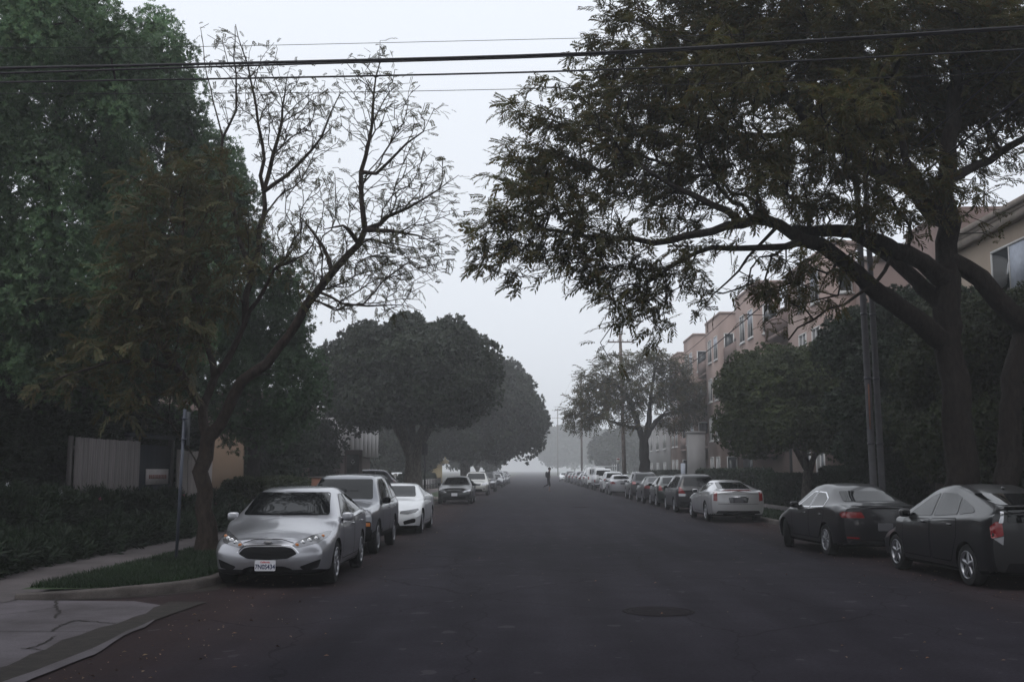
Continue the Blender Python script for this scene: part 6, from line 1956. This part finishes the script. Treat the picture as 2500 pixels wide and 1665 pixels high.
# ---- cables
M['cable'] = flat_mat('cable_black', (.022, .02, .024), .6, 0, .3)
def cable(label, pts, r, group, n=6, sag=0.0):
    p = catmull(pts, 1.0)
    o = MB().tube(p, r, n).build('overhead_cable', M['cable'], None, smooth=True)
    return tag(o, label, 'cable', group)
def across(label, rows, r, Y=15.0, grp='cables strung across the road'):
    q = [at(px, py, Y) for px, py in rows]
    # carry on past both edges of the view
    a = q[0] + (q[0]-q[1])*1.6; c = q[-1] + (q[-1]-q[-2])*1.8
    return cable(label, [tuple(a)] + [tuple(v) for v in q] + [tuple(c)], r, grp)
across('thickest topmost of the bundled cables across the road', [(-40, 168), (700, 152), (1423, 131), (2017, 97), (2560, 62)], .021)
across('second bundled cable just under the thickest one', [(-40, 181), (700, 158), (1423, 136), (2017, 101), (2560, 67)], .015, 15.2)
across('single cable below the bundled pair', [(-40, 202), (700, 190), (1423, 173), (2017, 146), (2560, 118)], .014, 15.1)
across('hair thin highest wire above the cable bundle', [(-40, 118), (467, 115), (1423, 94), (2017, 80), (2560, 66)], .0042, 15.4)
across('hair thin lowest wire below the single cable', [(-40, 230), (600, 228), (1221, 219), (2017, 196), (2560, 172)], .0048, 15.3)
cable('thick service cable running along the right kerb poles', [(8.55, 4, 8.3), (8.6, 25.8, 8.1), (8.62, 60, 7.35), (8.6, 95.8, 8.4)], .022, 'cables along the right kerb')
cable('thinner service cable above the thick one along the right kerb', [(8.5, 4, 8.9), (8.5, 25.8, 8.75), (8.52, 60, 8.05), (8.5, 95.8, 9.2)], .013, 'cables along the right kerb')
for k, (dx, z, lab) in enumerate(((-1.1, 13.55, 'thin outer wire from the upper crossarm into the fog'), (-.35, 13.55, 'thin inner wire from the upper crossarm into the fog'), (-1.1, 12.35, 'thin outer wire from the lower crossarm into the fog'), (.9, 12.35, 'thin wire on the house side of the lower crossarm'))):
    cable(lab, [(8.5+dx, 96, z), (8.5+dx, 132, z+.8), (8.5+dx*1.2, 168, z+3), (8.8+dx*1.2, 250, z+3.6), (9.2+dx*1.2, 330, z+6)], .011, 'wires fading into the fog', 4)

# ---- the runner in the road
def person():
    b = thing('person', (1.62, 86.2, 0), 'runner in dark clothes mid stride on the foggy road', 'person'); b.scale = (1.1,)*3
    V = dict(pel=(0, 0, .98), abd=(.02, 0, 1.12), chest=(.05, 0, 1.34), neck=(.07, 0, 1.50), head0=(.085, 0, 1.58), head1=(.10, 0, 1.68), head2=(.10, 0, 1.76),
        hl=(.0, .09, .95), kl=(.12, .10, .52), al=(.05, .10, .09), tl=(.19, .11, .04), hr=(.0, -.09, .95), kr=(-.02, -.10, .54), ar=(-.32, -.10, .42), tr=(-.36, -.10, .29),
        sl=(.04, .17, 1.42), el=(-.12, .23, 1.20), wl=(.08, .22, 1.06), fl=(.16, .20, 1.06), sr=(.04, -.17, 1.42), er=(-.14, -.24, 1.19), wr=(.10, -.21, 1.12), fr=(.18, -.18, 1.14))
    E = 'pel-abd abd-chest chest-neck neck-head0 head0-head1 head1-head2 pel-hl hl-kl kl-al al-tl pel-hr hr-kr kr-ar ar-tr chest-sl sl-el el-wl wl-fl chest-sr sr-er er-wr wr-fr'.split()
    RR = dict(pel=.15, abd=.14, chest=.165, neck=.06, head0=.07, head1=.105, head2=.06, hl=.10, kl=.065, al=.042, tl=.035, hr=.10, kr=.065, ar=.045, tr=.035, sl=.075, el=.05, wl=.035, fl=.03, sr=.075, er=.05, wr=.035, fr=.03)
    ks = list(V); me = bpy.data.meshes.new('body')
    me.from_pydata([V[k] for k in ks], [tuple(ks.index(q) for q in e.split('-')) for e in E], [])
    o = link('body', me, [], b)
    sk = o.modifiers.new('skin', 'SKIN'); ss = o.modifiers.new('sub', 'SUBSURF'); ss.levels = ss.render_levels = 2
    lay = me.skin_vertices[0].data
    for i, k in enumerate(ks): lay[i].radius = (RR[k], RR[k]); lay[i].use_root = (k == 'pel')
    nm = bpy.data.meshes.new_from_object(o.evaluated_get(bpy.context.evaluated_depsgraph_get()))
    o.modifiers.clear(); o.data = nm
    nm.materials.clear()
    skin = flat_mat('skin', (.20, .12, .09), .6); cl = rough_mat('dark_cloth', (.010, .010, .013), .3, 6, .9, 0); sh = flat_mat('shoe', (.05, .05, .055), .7)
    for m in (cl, skin, sh): nm.materials.append(m)
    for p in nm.polygons:
        p.use_smooth = True
        c = p.center
        if c.z > 1.52 or (c.x > .09 and 1.0 < c.z < 1.17 and abs(c.y) > .16): p.material_index = 1
        elif .06 < c.z < .42 and abs(c.x-.06) < .12 and c.y > 0: p.material_index = 1
        elif c.z < .07 or (c.x < -.33): p.material_index = 2
    mb = MB(); mb.blob((.085, 0, 1.72), (.235, .19, .20), .95, 12); mb.build('hair', flat_mat('dark_hair', (.015, .012, .01), .8), b, smooth=True)
    mb = MB(); mb.blob((-.13, -.02, 1.28), (.20, .30, .44), .7, 12); mb.build('backpack', rough_mat('pack_cloth', (.02, .02, .026), .3, 6, .9, 0), b, smooth=True)
    mb = MB()
    for sd in (-1, 1): mb.blob((.19, sd*.035, 1.675), (.014, .026, .014), 1, 8)
    mb.blob((.205, 0, 1.645), (.03, .03, .045), .9, 8); mb.build('face', skin, b, smooth=True)
person()

# ---- fog: the air over the whole street
hz = MB(); hz.box((-195, -40, -1.2), (195, 3005, 25.5))
hm = bpy.data.materials.new('haze_air'); hm.use_nodes = True
hn = hm.node_tree
hn.nodes.remove(hn.nodes['Principled BSDF'])
pv = hn.nodes.new('ShaderNodeVolumePrincipled')
pv.inputs['Color'].default_value = (.985, .985, 1.0, 1)
pv.inputs['Density'].default_value = .0017
pv.inputs['Anisotropy'].default_value = .25
hn.links.new(pv.outputs[0], hn.nodes['Material Output'].inputs['Volume'])
hz = hz.build('haze', hm)
hz.display_type = 'WIRE'
tag(hz, kind='stuff')
for o in list(bpy.data.objects):
    if o.type == 'MESH' and o.get('category') is None and o.parent is None and o.get('kind') is None:
        print('UNTAGGED', o.name)
